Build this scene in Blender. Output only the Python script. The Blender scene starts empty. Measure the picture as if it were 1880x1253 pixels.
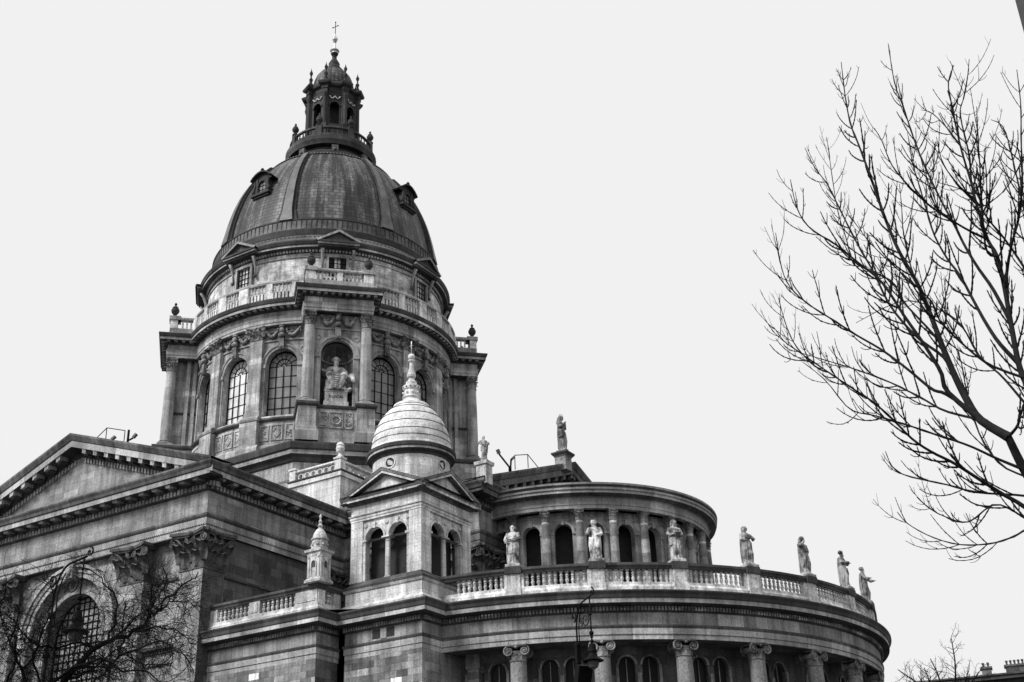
import bpy, math, random
import numpy as np
from mathutils import Vector, Matrix
R = math.radians
PI = math.pi
random.seed(7)
rng = np.random.default_rng(11)
C = bpy.context.scene.collection

# ------------------------------------------------------------------ camera, sky, sun, exposure
CAM = Vector((72.874, -85.362, 1.7))
F_PX, PITCH, ROLL, YAW = 2290.55, 0.450954, -0.038552, 0.541112
fw = Vector((-math.sin(YAW)*math.cos(PITCH), math.cos(YAW)*math.cos(PITCH), math.sin(PITCH)))
rt = Vector((math.cos(YAW), math.sin(YAW), 0)); upv = rt.cross(fw)
r2 = rt*math.cos(ROLL) + upv*math.sin(ROLL); u2 = -rt*math.sin(ROLL) + upv*math.cos(ROLL)
cam_d = bpy.data.cameras.new('camera'); cam = bpy.data.objects.new('camera', cam_d); C.objects.link(cam)
M4 = Matrix.Identity(4)
for i in range(3):
    M4[i][0] = r2[i]; M4[i][1] = u2[i]; M4[i][2] = -fw[i]; M4[i][3] = CAM[i]
cam.matrix_world = M4
cam_d.sensor_width = 36; cam_d.lens = F_PX*36/1880; cam_d.clip_start = 0.1; cam_d.clip_end = 4000
bpy.context.scene.camera = cam

SUN_AZ, SUN_EL = R(247), R(42)          # direction the light comes from (azimuth from +X)
world = bpy.data.worlds.new('World'); bpy.context.scene.world = world; world.use_nodes = True
nt = world.node_tree; nt.nodes.clear()
sky = nt.nodes.new('ShaderNodeTexSky'); sky.sky_type = 'NISHITA'; sky.sun_disc = False
sky.sun_elevation = SUN_EL; sky.sun_rotation = PI/2 - SUN_AZ
sky.air_density = 1.5; sky.dust_density = 6.0; sky.ozone_density = 1.0
bw = nt.nodes.new('ShaderNodeRGBToBW')
scl = nt.nodes.new('ShaderNodeMath'); scl.operation = 'MULTIPLY'; scl.inputs[1].default_value = 8.0
mn = nt.nodes.new('ShaderNodeMath'); mn.operation = 'MINIMUM'; mn.inputs[1].default_value = 3.5   # closed, even cloud deck
bg = nt.nodes.new('ShaderNodeBackground'); bg.inputs['Strength'].default_value = 0.1
out = nt.nodes.new('ShaderNodeOutputWorld')
nt.links.new(sky.outputs[0], bw.inputs[0]); nt.links.new(bw.outputs[0], scl.inputs[0]); nt.links.new(scl.outputs[0], mn.inputs[0])
nt.links.new(mn.outputs[0], bg.inputs['Color']); nt.links.new(bg.outputs[0], out.inputs[0])
sun_d = bpy.data.lights.new('sun', 'SUN'); sun_d.energy = 1.5; sun_d.angle = R(18); sun_d.color = (1, 1, 1)
sun = bpy.data.objects.new('sun', sun_d); C.objects.link(sun)
sd = Vector((math.cos(SUN_AZ)*math.cos(SUN_EL), math.sin(SUN_AZ)*math.cos(SUN_EL), math.sin(SUN_EL)))
sun.rotation_euler = sd.to_track_quat('Z', 'Y').to_euler()
vs = bpy.context.scene.view_settings
vs.view_transform = 'Standard'; vs.look = 'None'; vs.gamma = 1.0; vs.use_curve_mapping = False; vs.exposure = 1.33

# ------------------------------------------------------------------ materials
def g3(v): return (v, v, v, 1)
def base_mat(name):
    m = bpy.data.materials.new(name); m.use_nodes = True
    n = m.node_tree.nodes; b = n['Principled BSDF']
    return m, m.node_tree, n, b
def ramp(n, pts):
    r = n.new('ShaderNodeValToRGB'); e = r.color_ramp.elements
    e[0].position, e[0].color = pts[0][0], g3(pts[0][1]); e[1].position, e[1].color = pts[-1][0], g3(pts[-1][1])
    for p, v in pts[1:-1]:
        x = e.new(p); x.color = g3(v)
    return r
def mathn(n, op, a=None, b=None):
    m = n.new('ShaderNodeMath'); m.operation = op
    if a is not None: m.inputs[0].default_value = a
    if b is not None: m.inputs[1].default_value = b
    return m
def noise(n, lk, vec, scale, detail=4, rough=.6, sx=None):
    t = n.new('ShaderNodeTexNoise'); t.inputs['Scale'].default_value = scale
    t.inputs['Detail'].default_value = detail; t.inputs['Roughness'].default_value = rough
    if sx:
        mp = n.new('ShaderNodeMapping'); mp.inputs['Scale'].default_value = sx
        lk.new(vec, mp.inputs['Vector']); lk.new(mp.outputs[0], t.inputs['Vector'])
    else: lk.new(vec, t.inputs['Vector'])
    return t
def stone(name, base, bw_=1.0, bh=.45, var=.35, dirt=.6, streak=.5, mortar=.35, speck=.0, bump=.25, rough=.85, patch=0.0, soot=0.0):
    m, t, n, b = base_mat(name); lk = t.links
    geo = n.new('ShaderNodeNewGeometry'); uv = n.new('ShaderNodeUVMap')
    pos = geo.outputs['Position']
    col = None
    br = n.new('ShaderNodeTexBrick'); br.offset = .5
    br.inputs['Color1'].default_value = g3(0); br.inputs['Color2'].default_value = g3(1); br.inputs['Mortar'].default_value = g3(.5)
    br.inputs['Scale'].default_value = 1; br.inputs['Mortar Size'].default_value = .009; br.inputs['Mortar Smooth'].default_value = .3
    br.inputs['Brick Width'].default_value = bw_; br.inputs['Row Height'].default_value = bh
    lk.new(uv.outputs[0], br.inputs['Vector'])
    pts = [(0, 1-var), (.45, 1-.2*var), (.7, 1+.2*var), (.93, 1+var)]
    pts = pts + [(.955, 1+var+patch), (1, 1+var+patch)] if patch else pts + [(1, 1+var)]
    rp = ramp(n, [(p, min(v/3, 1)) for p, v in pts]); lk.new(br.outputs['Color'], rp.inputs[0])
    # dirt, large
    n1 = noise(n, lk, pos, .55, 6, .65); r1 = ramp(n, [(.3, 1-dirt), (.62, 1.0)]); lk.new(n1.outputs[0], r1.inputs[0])
    # vertical streaks
    n2 = noise(n, lk, pos, 1.0, 5, .6, (2.6, 2.6, .16)); r2_ = ramp(n, [(.32, 1-streak), (.6, 1.0)]); lk.new(n2.outputs[0], r2_.inputs[0])
    # fine grain
    n3 = noise(n, lk, pos, 9, 5, .75); r3 = ramp(n, [(.3, .5-speck*.3), (.5, .92), (.7, 1.25)]); lk.new(n3.outputs[0], r3.inputs[0])
    mo = ramp(n, [(0, 1.0), (1, 1-mortar)]); n6 = noise(n, lk, pos, 2.3, 4, .6); lk.new(br.outputs['Fac'], mo.inputs[0])
    def mul(a, c):
        x = n.new('ShaderNodeMix'); x.data_type = 'RGBA'; x.blend_type = 'MULTIPLY'; x.inputs[0].default_value = 1
        lk.new(a, x.inputs[6]); lk.new(c, x.inputs[7]); return x.outputs[2]
    c = mul(rp.outputs[0], r1.outputs[0]); c = mul(c, r2_.outputs[0]); c = mul(c, r3.outputs[0]); c = mul(c, mo.outputs[0])
    if soot:
        n5 = noise(n, lk, pos, 1.7, 6, .7); r5 = ramp(n, [(.47, 1.0), (.6, 1-soot)]); lk.new(n5.outputs[0], r5.inputs[0]); c = mul(c, r5.outputs[0])
    sc = n.new('ShaderNodeMix'); sc.data_type = 'RGBA'; sc.blend_type = 'MULTIPLY'; sc.inputs[0].default_value = 1
    lk.new(c, sc.inputs[6]); sc.inputs[7].default_value = g3(base*3*1.25)
    lk.new(sc.outputs[2], b.inputs['Base Color']); b.inputs['Roughness'].default_value = rough
    b.inputs['Specular IOR Level'].default_value = .25
    # bump
    ad = mathn(n, 'MULTIPLY', None, -.6); lk.new(br.outputs['Fac'], ad.inputs[0])
    ad2 = mathn(n, 'MULTIPLY_ADD'); lk.new(n3.outputs[0], ad2.inputs[0]); ad2.inputs[1].default_value = .6; lk.new(ad.outputs[0], ad2.inputs[2])
    bp = n.new('ShaderNodeBump'); bp.inputs['Strength'].default_value = bump; bp.inputs['Distance'].default_value = .05
    lk.new(ad2.outputs[0], bp.inputs['Height']); lk.new(bp.outputs[0], b.inputs['Normal'])
    return m
def plain(name, v, rough=.6, metal=0, nz=.3, scale=3.0, spec=.3):
    m, t, n, b = base_mat(name); lk = t.links
    geo = n.new('ShaderNodeNewGeometry')
    a = noise(n, lk, geo.outputs['Position'], scale, 5, .65)
    r = ramp(n, [(.3, v*(1-nz)), (.7, v*(1+nz))]); lk.new(a.outputs[0], r.inputs[0]); lk.new(r.outputs[0], b.inputs['Base Color'])
    b.inputs['Roughness'].default_value = rough; b.inputs['Metallic'].default_value = metal; b.inputs['Specular IOR Level'].default_value = spec
    bp = n.new('ShaderNodeBump'); bp.inputs['Strength'].default_value = .2; bp.inputs['Distance'].default_value = .03
    lk.new(a.outputs[0], bp.inputs['Height']); lk.new(bp.outputs[0], b.inputs['Normal'])
    return m
def slate(name, v):
    m, t, n, b = base_mat(name); lk = t.links
    uv = n.new('ShaderNodeUVMap'); geo = n.new('ShaderNodeNewGeometry')
    br = n.new('ShaderNodeTexBrick'); br.offset = .5
    br.inputs['Color1'].default_value = g3(.0); br.inputs['Color2'].default_value = g3(1); br.inputs['Mortar'].default_value = g3(.0)
    br.inputs['Scale'].default_value = 1; br.inputs['Mortar Size'].default_value = .03; br.inputs['Mortar Smooth'].default_value = .2
    br.inputs['Brick Width'].default_value = .62; br.inputs['Row Height'].default_value = .42
    lk.new(uv.outputs[0], br.inputs['Vector'])
    r0 = ramp(n, [(0, .62), (.8, 1.0), (1, 1.0)]); lk.new(br.outputs['Color'], r0.inputs[0])
    a = noise(n, lk, uv.outputs[0], 1, 7, .68, (1.25, .11, 1)); ra = ramp(n, [(.38, .1), (.48, .34), (.55, .95), (.68, 1.5)]); lk.new(a.outputs[0], ra.inputs[0])
    a2 = noise(n, lk, geo.outputs['Position'], 1, 5, .7, (4, 4, .9)); ra2 = ramp(n, [(.3, .5), (.68, 1.0)]); lk.new(a2.outputs[0], ra2.inputs[0])
    mo = ramp(n, [(0, 1.0), (1, .3)]); lk.new(br.outputs['Fac'], mo.inputs[0])
    c = r0.outputs[0]
    for o in (ra.outputs[0], ra2.outputs[0], mo.outputs[0]):
        x = n.new('ShaderNodeMix'); x.data_type = 'RGBA'; x.blend_type = 'MULTIPLY'; x.inputs[0].default_value = 1
        lk.new(c, x.inputs[6]); lk.new(o, x.inputs[7]); c = x.outputs[2]
    x = n.new('ShaderNodeMix'); x.data_type = 'RGBA'; x.blend_type = 'MULTIPLY'; x.inputs[0].default_value = 1
    lk.new(c, x.inputs[6]); x.inputs[7].default_value = g3(v); lk.new(x.outputs[2], b.inputs['Base Color'])
    b.inputs['Roughness'].default_value = .55; b.inputs['Specular IOR Level'].default_value = .3
    bp = n.new('ShaderNodeBump'); bp.inputs['Strength'].default_value = .5; bp.inputs['Distance'].default_value = .06
    iv = mathn(n, 'MULTIPLY', None, -1); lk.new(br.outputs['Fac'], iv.inputs[0]); lk.new(iv.outputs[0], bp.inputs['Height']); lk.new(bp.outputs[0], b.inputs['Normal'])
    return m
def glassm(name, v, spec=.5, rough=.25):
    m, t, n, b = base_mat(name); lk = t.links
    geo = n.new('ShaderNodeNewGeometry'); a = noise(n, lk, geo.outputs['Position'], 1.2, 3, .6)
    r = ramp(n, [(.3, v*.75), (.7, v*1.2)]); lk.new(a.outputs[0], r.inputs[0]); lk.new(r.outputs[0], b.inputs['Base Color'])
    b.inputs['Roughness'].default_value = rough; b.inputs['Specular IOR Level'].default_value = spec
    return m
MAT = dict(
    wall=stone('grey_ashlar', .35, 1.55, .52, .14, .6, .5, .55, patch=.3, bump=.4),
    frieze=stone('frieze_blocks', .31, .95, 50, .35, .55, .45, .75, patch=.4, bump=.4),
    drumw=stone('drum_ashlar', .46, 1.3, .55, .14, .65, .6, .45, patch=.3, bump=.4),
    atticw=stone('blotched_attic_ashlar', .72, .95, .48, .2, .6, .5, .6, patch=.2, bump=.4, soot=.35),
    wall2=stone('weathered_ashlar', .29, .85, .42, .6, .6, .55, .6, patch=2.2, bump=.4),
    pale=stone('pale_limestone', .68, 1.2, .6, .14, .5, .5, .6, patch=0),
    paled=stone('rain_streaked_limestone', .82, 1.4, 3, .12, .4, .5, .3, patch=0, soot=.4),
    lip=stone('washed_cornice_stone', .40, 1.3, 3.0, .3, .5, .4, .6, patch=.2),
    soot=stone('soot_shade_stone', .085, 1.3, 3.0, .3, .5, .3, .3, rough=.9),
    mid=stone('weathered_shaded_stone', .15, 1.3, 3.0, .3, .6, .5, .5, rough=.9),
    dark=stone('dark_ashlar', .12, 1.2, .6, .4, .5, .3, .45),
    shaft=stone('granite_shaft', .27, 9, 1.3, .12, .3, .35, .3, speck=1.0),
    shaftp=stone('pale_shaft', .44, 9, 1.3, .15, .45, .55, .4),
    shaftd=stone('stained_shaft', .42, 9, 1.05, .5, .75, .2, .5, speck=.5),
    carve=stone('carved_limestone', .33, 50, 50, .05, .75, .35, 0, soot=.55),
    carved=stone('grimy_carved_limestone', .15, 50, 50, .05, .7, .35, 0, soot=.5),
    carvel=stone('carved_pale_limestone', .62, 50, 50, .05, .35, .45, 0, soot=.4),
    statue=stone('statue_limestone', .46, 50, 50, .05, .6, .65, 0, soot=.65),
    statuel=stone('pale_statue_limestone', .62, 50, 50, .05, .55, .6, 0, soot=.75),
    white=stone('white_limestone', .76, 50, 50, .05, .4, .22, 0, soot=.3),
    slate=slate('dome_slate', .18), lead=plain('weathered_lead', .032, .6, .0, .5, 1.6, spec=.15), leadl=plain('pale_lead_band', .105, .5, 0, .5, 1.2),
    tile=plain('grey_roof_strip', .085, .6, 0, .9, 1.1), gilt=plain('gilded_metal', .6, .35, .6, .3), iron=plain('black_iron', .007, .6, 0, .3, spec=.05), bark=plain('bark', .02, .9, 0, .4, 14, spec=.1),
    bark2=plain('dark_twig_bark', .008, .9, 0, .4, 14, spec=.1),
    glass=glassm('leaded_glass', .20), glassl=glassm('pale_leaded_glass', .70), glassm_=glassm('dusty_leaded_glass', .34), glassd=glassm('dark_glass', .015, .15, .5),
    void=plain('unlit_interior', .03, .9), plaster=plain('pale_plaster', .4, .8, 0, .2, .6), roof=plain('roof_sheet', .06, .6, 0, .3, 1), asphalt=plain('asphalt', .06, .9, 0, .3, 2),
    render=plain('grey_render', .055, .85, 0, .25, 1.3), lampglass=glassm('lamp_glass', .08, .4, .3),
    floodl=plain('grey_housing', .10, .5, 0, .2))

# ------------------------------------------------------------------ mesh builder
Z3 = np.array([0., 0., 1.])
class MB:
    def __init__(s): s.V = []; s.F = []; s.U = []; s.M = []; s.S = []
    def add(s, V, F, U=None, m=0, sm=False):
        k = len(s.V); s.V.extend(V.tolist() if isinstance(V, np.ndarray) else [tuple(v) for v in V])
        for i, f in enumerate(F):
            s.F.append([k+j for j in f]); s.U.append(None if U is None else [U[j] for j in f]); s.M.append(m); s.S.append(sm)
    def build(s, name, mats, parent=None, xf=None):
        me = bpy.data.meshes.new(name)
        V = np.array(s.V, dtype=float).reshape(-1, 3)
        me.from_pydata(V.tolist(), [], s.F)
        for mm in (mats if isinstance(mats, (list, tuple)) else [mats]): me.materials.append(MAT[mm])
        uvl = me.uv_layers.new(name='UVMap')
        ln_ = np.array([len(f) for f in s.F]); st = np.concatenate([[0], np.cumsum(ln_)]).astype(int); arr = np.zeros((int(st[-1]), 2), dtype=np.float64)
        isn = np.array([u is None for u in s.U])
        for i_ in np.nonzero(~isn)[0]: arr[st[i_]:st[i_+1]] = s.U[i_]
        for L_ in np.unique(ln_[isn]) if isn.any() else []:
            ids = np.nonzero(isn & (ln_ == L_))[0]; FF = np.array([s.F[q] for q in ids]); P = V[FF]
            n = np.cross(P[:, 1]-P[:, 0], P[:, 2]-P[:, 0]); l = np.linalg.norm(n, axis=1)
            if L_ > 3:
                n2 = np.cross(P[:, 2]-P[:, 0], P[:, 3]-P[:, 0]); bad = l < 1e-12; n[bad] = n2[bad]; l = np.linalg.norm(n, axis=1)
            n = n/(l[:, None]+1e-12); h = np.hypot(n[:, 0], n[:, 1]); vert = h > .35; hs = np.maximum(h, 1e-9)
            tx, ty = -n[:, 1]/hs, n[:, 0]/hs
            u_ = np.where(vert[:, None], P[:, :, 0]*tx[:, None]+P[:, :, 1]*ty[:, None], P[:, :, 0]); v_ = np.where(vert[:, None], P[:, :, 2], P[:, :, 1])
            loc = st[ids][:, None]+np.arange(L_)[None]; arr[loc, 0] = u_; arr[loc, 1] = v_
        uvl.data.foreach_set('uv', arr.astype(np.float32).ravel())
        me.polygons.foreach_set('material_index', s.M); me.polygons.foreach_set('use_smooth', s.S)
        me.update()
        o = bpy.data.objects.new(name, me); C.objects.link(o)
        if parent: o.parent = parent
        if xf is not None: o.matrix_local = xf
        return o
# ---- surface maps: (u along, z up, d outward) -> point
def flat(o, n):
    o = np.array([o[0], o[1], 0.]); n = np.array([n[0], n[1], 0.]); n /= np.linalg.norm(n); t = np.array([-n[1], n[0], 0.])
    return lambda u, z, d: o + u*t + d*n + z*Z3
def cylm(c, Rr, a0):
    c = np.array([c[0], c[1], 0.])
    def f(u, z, d):
        a = a0 + u/Rr; return c + (Rr+d)*np.array([math.cos(a), math.sin(a), 0]) + z*Z3
    return f
def mbox(mb, M, u0, u1, z0, z1, d0, d1, n=1, m=0, top=True, bot=True):
    us = np.linspace(u0, u1, n+1); V = []; U = []
    for u in us:
        for (z, d) in ((z0, d1), (z1, d1), (z1, d0), (z0, d0)): V.append(M(u, z, d)); U.append((u, z + (0 if d == d1 else (d1-d0))))
    F = []
    for i in range(n):
        a, b = 4*i, 4*i+4
        F.append([a, b, b+1, a+1])
        if top: F.append([a+1, b+1, b+2, a+2])
        if bot: F.append([b, a, a+3, b+3])
    mb.add(V, F, U, m)
    e = 4*n
    for q in ([0, 1, 2, 3], [e+3, e+2, e+1, e]): mb.add([V[j] for j in q], [[0, 1, 2, 3]], [(0+(U[j][1] if False else 0)+(.0 if V is None else 0)+ (0 if j % 4 in (0, 1) else (d1-d0)), [z0, z1, z1, z0][j % 4]) for j in q], m)
def strip(mb, M, u0, u1, prof, n=1, m=0, ms=None, caps=True):
    us = np.linspace(u0, u1, n+1); k = len(prof); s = [0]
    for i in range(1, k): s.append(s[-1] + math.hypot(prof[i][0]-prof[i-1][0], prof[i][1]-prof[i-1][1]))
    V = [M(u, p[1], p[0]) for u in us for p in prof]
    for j in range(k-1):
        mi = ms[j] if ms else m
        F = []; VV = []; UU = []
        for i in range(n+1): VV += [V[i*k+j], V[i*k+j+1]]; UU += [(us[i], prof[0][1]+s[j]), (us[i], prof[0][1]+s[j+1])]
        F = [[2*i, 2*i+2, 2*i+3, 2*i+1] for i in range(n)]
        mb.add(VV, F, UU, mi)
    if caps:
        mb.add(V[:k], [list(range(k))], None, ms[0] if ms else m); mb.add(V[-k:], [list(range(k))[::-1]], None, ms[0] if ms else m)
def sweep(mb, path, prof, m=0, ms=None, closed=False, dz=0):
    """path: plan points, outward side on the right when walking; prof: (d,z)"""
    P = [np.array(p, float) for p in path]; n = len(P); L = [0]
    dirs = []
    for i in range(n if closed else n-1):
        d = P[(i+1) % n]-P[i]; dirs.append(d/np.linalg.norm(d)); L.append(L[-1]+np.linalg.norm(d))
    offs = []
    for i in range(n):
        if closed: a, b = dirs[i-1], dirs[i % len(dirs)]
        else: a, b = dirs[max(i-1, 0)], dirs[min(i, n-2)]
        na = np.array([a[1], -a[0]]); nb = np.array([b[1], -b[0]]); s = na+nb; s = s/np.dot(s, na) if abs(np.dot(s, na)) > 1e-6 else na
        offs.append(s)
    idx = list(range(n)) + ([0] if closed else [])
    s = [0]
    for i in range(1, len(prof)): s.append(s[-1] + math.hypot(prof[i][0]-prof[i-1][0], prof[i][1]-prof[i-1][1]))
    for j in range(len(prof)-1):
        mi = ms[j] if ms else m
        for q in range(len(idx)-1):
            a, b = idx[q], idx[q+1]; V = []
            for (i, jj) in ((a, j), (b, j), (b, j+1), (a, j+1)):
                xy = P[i] + offs[i]*prof[jj][0]; V.append((xy[0], xy[1], prof[jj][1]+dz))
            mb.add(V, [[0, 1, 2, 3]], [(L[q], prof[0][1]+s[j]), (L[q+1], prof[0][1]+s[j]), (L[q+1], prof[0][1]+s[j+1]), (L[q], prof[0][1]+s[j+1])], mi)
def revolve(mb, c, prof, seg=32, a0=0, a1=2*PI, m=0, ms=None, sm=True, ru=None):
    full = abs(a1-a0-2*PI) < 1e-6; k = len(prof); s = [0]
    for i in range(1, k): s.append(s[-1] + math.hypot(prof[i][0]-prof[i-1][0], prof[i][1]-prof[i-1][1]))
    rmax = max(p[0] for p in prof) if ru is None else ru
    for j in range(k-1):
        V = []; U = []
        for i in range(seg+1):
            a = a0+(a1-a0)*i/seg
            for jj in (j, j+1): V.append((c[0]+prof[jj][0]*math.cos(a), c[1]+prof[jj][0]*math.sin(a), prof[jj][1])); U.append((a*rmax, s[jj]))
        F = [[2*i, 2*i+2, 2*i+3, 2*i+1] for i in range(seg)]
        mb.add(V, F, U, ms[j] if ms else m, sm)
def poly(mb, pts, m=0): mb.add(pts, [list(range(len(pts)))], None, m)
def box(mb, x0, x1, y0, y1, z0, z1, m=0):
    V = [(x, y, z) for x in (x0, x1) for y in (y0, y1) for z in (z0, z1)]
    mb.add(V, [[0, 1, 3, 2], [4, 6, 7, 5], [0, 4, 5, 1], [2, 3, 7, 6], [0, 2, 6, 4], [1, 5, 7, 3]], None, m)
_CS = {}
def tube(mb, pts, rad, seg=6, m=0, sm=True, cap=True):
    P = np.array(pts, float); n = len(P)
    Rr = np.array(rad if hasattr(rad, '__len__') else [rad]*n, float)
    D = np.empty_like(P); D[1:-1] = P[2:]-P[:-2]; D[0] = P[1]-P[0]; D[-1] = P[-1]-P[-2]; D /= np.linalg.norm(D, axis=1)[:, None]+1e-12
    x = np.cross(D[0], (.3, .2, .93)); l = math.sqrt(x @ x)
    if l < .4: x = np.cross(D[0], (1., 0, 0)); l = math.sqrt(x @ x)
    x = x/l; X = np.empty_like(P)
    for i in range(n):
        x = x-D[i]*(x @ D[i]); x = x/(math.sqrt(x @ x)+1e-12); X[i] = x
    Y = np.cross(D, X)
    if seg not in _CS: a = 2*PI*np.arange(seg)/seg; _CS[seg] = (np.cos(a), np.sin(a))
    c, s_ = _CS[seg]
    V = (P[:, None, :]+Rr[:, None, None]*(c[None, :, None]*X[:, None, :]+s_[None, :, None]*Y[:, None, :])).reshape(-1, 3)
    key = (seg, n)
    if key not in _CS: _CS[key] = [[i*seg+k, i*seg+(k+1) % seg, (i+1)*seg+(k+1) % seg, (i+1)*seg+k] for i in range(n-1) for k in range(seg)]
    F = list(_CS[key])
    if cap: F += [list(range(seg))[::-1], [(n-1)*seg+k for k in range(seg)]]
    mb.add(V, F, None, m, sm)
def ball(mb, c, r, seg=10, rings=6, m=0, s=(1, 1, 1)):
    V = []; F = []
    for i in range(rings+1):
        p = PI*i/rings
        for k in range(seg): V.append((c[0]+s[0]*r*math.sin(p)*math.cos(2*PI*k/seg), c[1]+s[1]*r*math.sin(p)*math.sin(2*PI*k/seg), c[2]-s[2]*r*math.cos(p)))
    for i in range(rings):
        for k in range(seg): F.append([i*seg+k, i*seg+(k+1) % seg, (i+1)*seg+(k+1) % seg, (i+1)*seg+k])
    mb.add(V, F, None, m, True)
# ---- arched openings on a map
def apanel(mb, M, u0, u1, z0, z1, uc, hw, zs, zb, depth, nseg=12, m=0, mr=None, d=0, nwall=2):
    mr = m if mr is None else mr
    def quad(ua, ub, za, zb_, n=1):
        for i in range(n):
            a = ua+(ub-ua)*i/n; b = ua+(ub-ua)*(i+1)/n
            mb.add([M(a, za, d), M(b, za, d), M(b, zb_, d), M(a, zb_, d)], [[0, 1, 2, 3]], [(a, za), (b, za), (b, zb_), (a, zb_)], m)
    quad(u0, uc-hw, z0, z1, nwall); quad(uc+hw, u1, z0, z1, nwall)
    if zb > z0: quad(uc-hw, uc+hw, z0, zb, nwall)
    A = [(uc-hw*math.cos(PI*i/nseg), zs+hw*math.sin(PI*i/nseg)) for i in range(nseg+1)]
    for i in range(nseg):
        (a, za), (b, zc) = A[i], A[i+1]
        mb.add([M(a, za, d), M(b, zc, d), M(b, z1, d), M(a, z1, d)], [[0, 1, 2, 3]], [(a, za), (b, zc), (b, z1), (a, z1)], m)
    O = [(uc-hw, zb)] + A + [(uc+hw, zb)]
    for i in range(len(O)):
        (a, za), (b, zc) = O[i], O[(i+1) % len(O)]
        mb.add([M(a, za, d), M(b, zc, d), M(b, zc, d-depth), M(a, za, d-depth)], [[3, 2, 1, 0]], None, mr)
def archring(mb, M, uc, zs, r0, r1, d0, d1, nseg=14, m=0, a0=0, a1=PI):
    V = []; 
    for i in range(nseg+1):
        a = a0+(a1-a0)*i/nseg; c, s = -math.cos(a), math.sin(a)
        V += [M(uc+r0*c, zs+r0*s, d0), M(uc+r0*c, zs+r0*s, d1), M(uc+r1*c, zs+r1*s, d1), M(uc+r1*c, zs+r1*s, d0)]
    F = []
    for i in range(nseg):
        a, b = 4*i, 4*i+4; F += [[a, b, b+1, a+1], [a+1, b+1, b+2, a+2], [a+2, b+2, b+3, a+3]]
    F += [[0, 1, 2, 3], [4*nseg+3, 4*nseg+2, 4*nseg+1, 4*nseg]]
    mb.add(V, F, None, m)
def glazing(M, uc, hw, zs, zb, d, parent, cols=4, rows=5, gm='glass', bar=.035, name='window', grid=False):
    fr = MB(); gl = MB(); ns = 12
    A = [(uc-hw*math.cos(PI*i/ns), zs+hw*math.sin(PI*i/ns)) for i in range(ns+1)]
    O = [(uc-hw, zb)] + A + [(uc+hw, zb)]
    gl.add([M(uc, zs, d)] + [M(a, z, d) for a, z in O], [[0, i+1, i+2] for i in range(len(O)-1)] + [[0, len(O), 1]], None, 0)
    archring(fr, M, uc, zs, hw-.09, hw, d, d+.1, ns)
    for s in (-1, 1): mbox(fr, M, uc+s*hw-(.09 if s > 0 else 0), uc+s*hw+(.09 if s < 0 else 0), zb, zs, d, d+.1)
    mbox(fr, M, uc-hw, uc+hw, zb, zb+.09, d, d+.1)
    for i in range(1, cols):
        u = uc-hw+2*hw*i/cols; mbox(fr, M, u-bar, u+bar, zb, zs+(math.sqrt(max(hw*hw-(u-uc)**2, 0)) if grid else 0), d, d+.07)
    for j in range(1, rows+1):
        z = zb+(zs-zb)*j/rows; mbox(fr, M, uc-hw, uc+hw, z-bar, z+bar, d, d+.075)
    if grid:
        dz = (zs-zb)/rows; z = zs+dz
        while z < zs+hw*.95:
            q = math.sqrt(hw*hw-(z-zs)**2); mbox(fr, M, uc-q, uc+q, z-bar, z+bar, d, d+.075); z += dz
        w = fr.build(name, 'iron', parent); gl.build('pane', gm, w); return w
    archring(fr, M, uc, zs, hw*.5-bar, hw*.5+bar, d, d+.07, ns)
    archring(fr, M, uc, zs, hw*.16-bar*.5, hw*.16+bar*.5, d, d+.07, 6)
    for i in range(1, 7):
        a = PI*i/7; p0 = M(uc-hw*.16*math.cos(a), zs+hw*.16*math.sin(a), d+.03); p1 = M(uc-hw*math.cos(a), zs+hw*math.sin(a), d+.03)
        tube(fr, [p0, p1], bar*.9, 4)
    w = fr.build(name, 'iron', parent); gl.build('pane', gm, w); return w
# ---- ornament
def leaf(mb, M, u, z, d, w, h, curl, m=0):
    """acanthus leaf standing on a surface map, bending outwards at the tip"""
    rows = [(0, .8, 0), (.35, 1, .06), (.65, 1.05, .2), (.88, .95, .6), (1.0, .7, 1.0), (.93, .45, 1.25)]
    V = []; 
    for (t, ww, o) in rows:
        for k in range(5):
            x = (k-2)/2*w*.5*ww; bulge = .16*w*(1-abs((k-2)/2)) - (.05*w if k in (1, 3) else 0)
            V.append(M(u+x, z+h*t - abs((k-2)/2)*.1*h*t, d+curl*o+bulge))
    F = [[i*5+k, i*5+k+1, (i+1)*5+k+1, (i+1)*5+k] for i in range(len(rows)-1) for k in range(4)]
    mb.add(V, F, None, m)
    V2 = [M(u+(k-2)/2*w*.5*ww, z+h*t*.97, d+curl*o*.8-.02) for (t, ww, o) in rows[:5] for k in (0, 4)]
    mb.add(V2, [[2*i+1, 2*i, 2*i+2, 2*i+3] for i in range(4)], None, m)
def spiral(mb, c, ax, up, r, th, turns=1.6, m=0, hand=1, seg=5, n=22):
    """volute: rolled band around centre c in the plane (ax, up)"""
    c = np.array(c, float); ax = np.array(ax, float); up = np.array(up, float); pts = []; rad = []
    for i in range(n+1):
        t = i/n; a = hand*(PI/2 - turns*2*PI*t) ; rr = r*(1-t*.85)
        pts.append(c+rr*(math.cos(a)*ax*1.0+math.sin(a)*up)); rad.append(th*(1-.55*t))
    tube(mb, pts, rad, seg, m)
    ball(mb, c, th*1.2, 6, 4, m)
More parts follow.
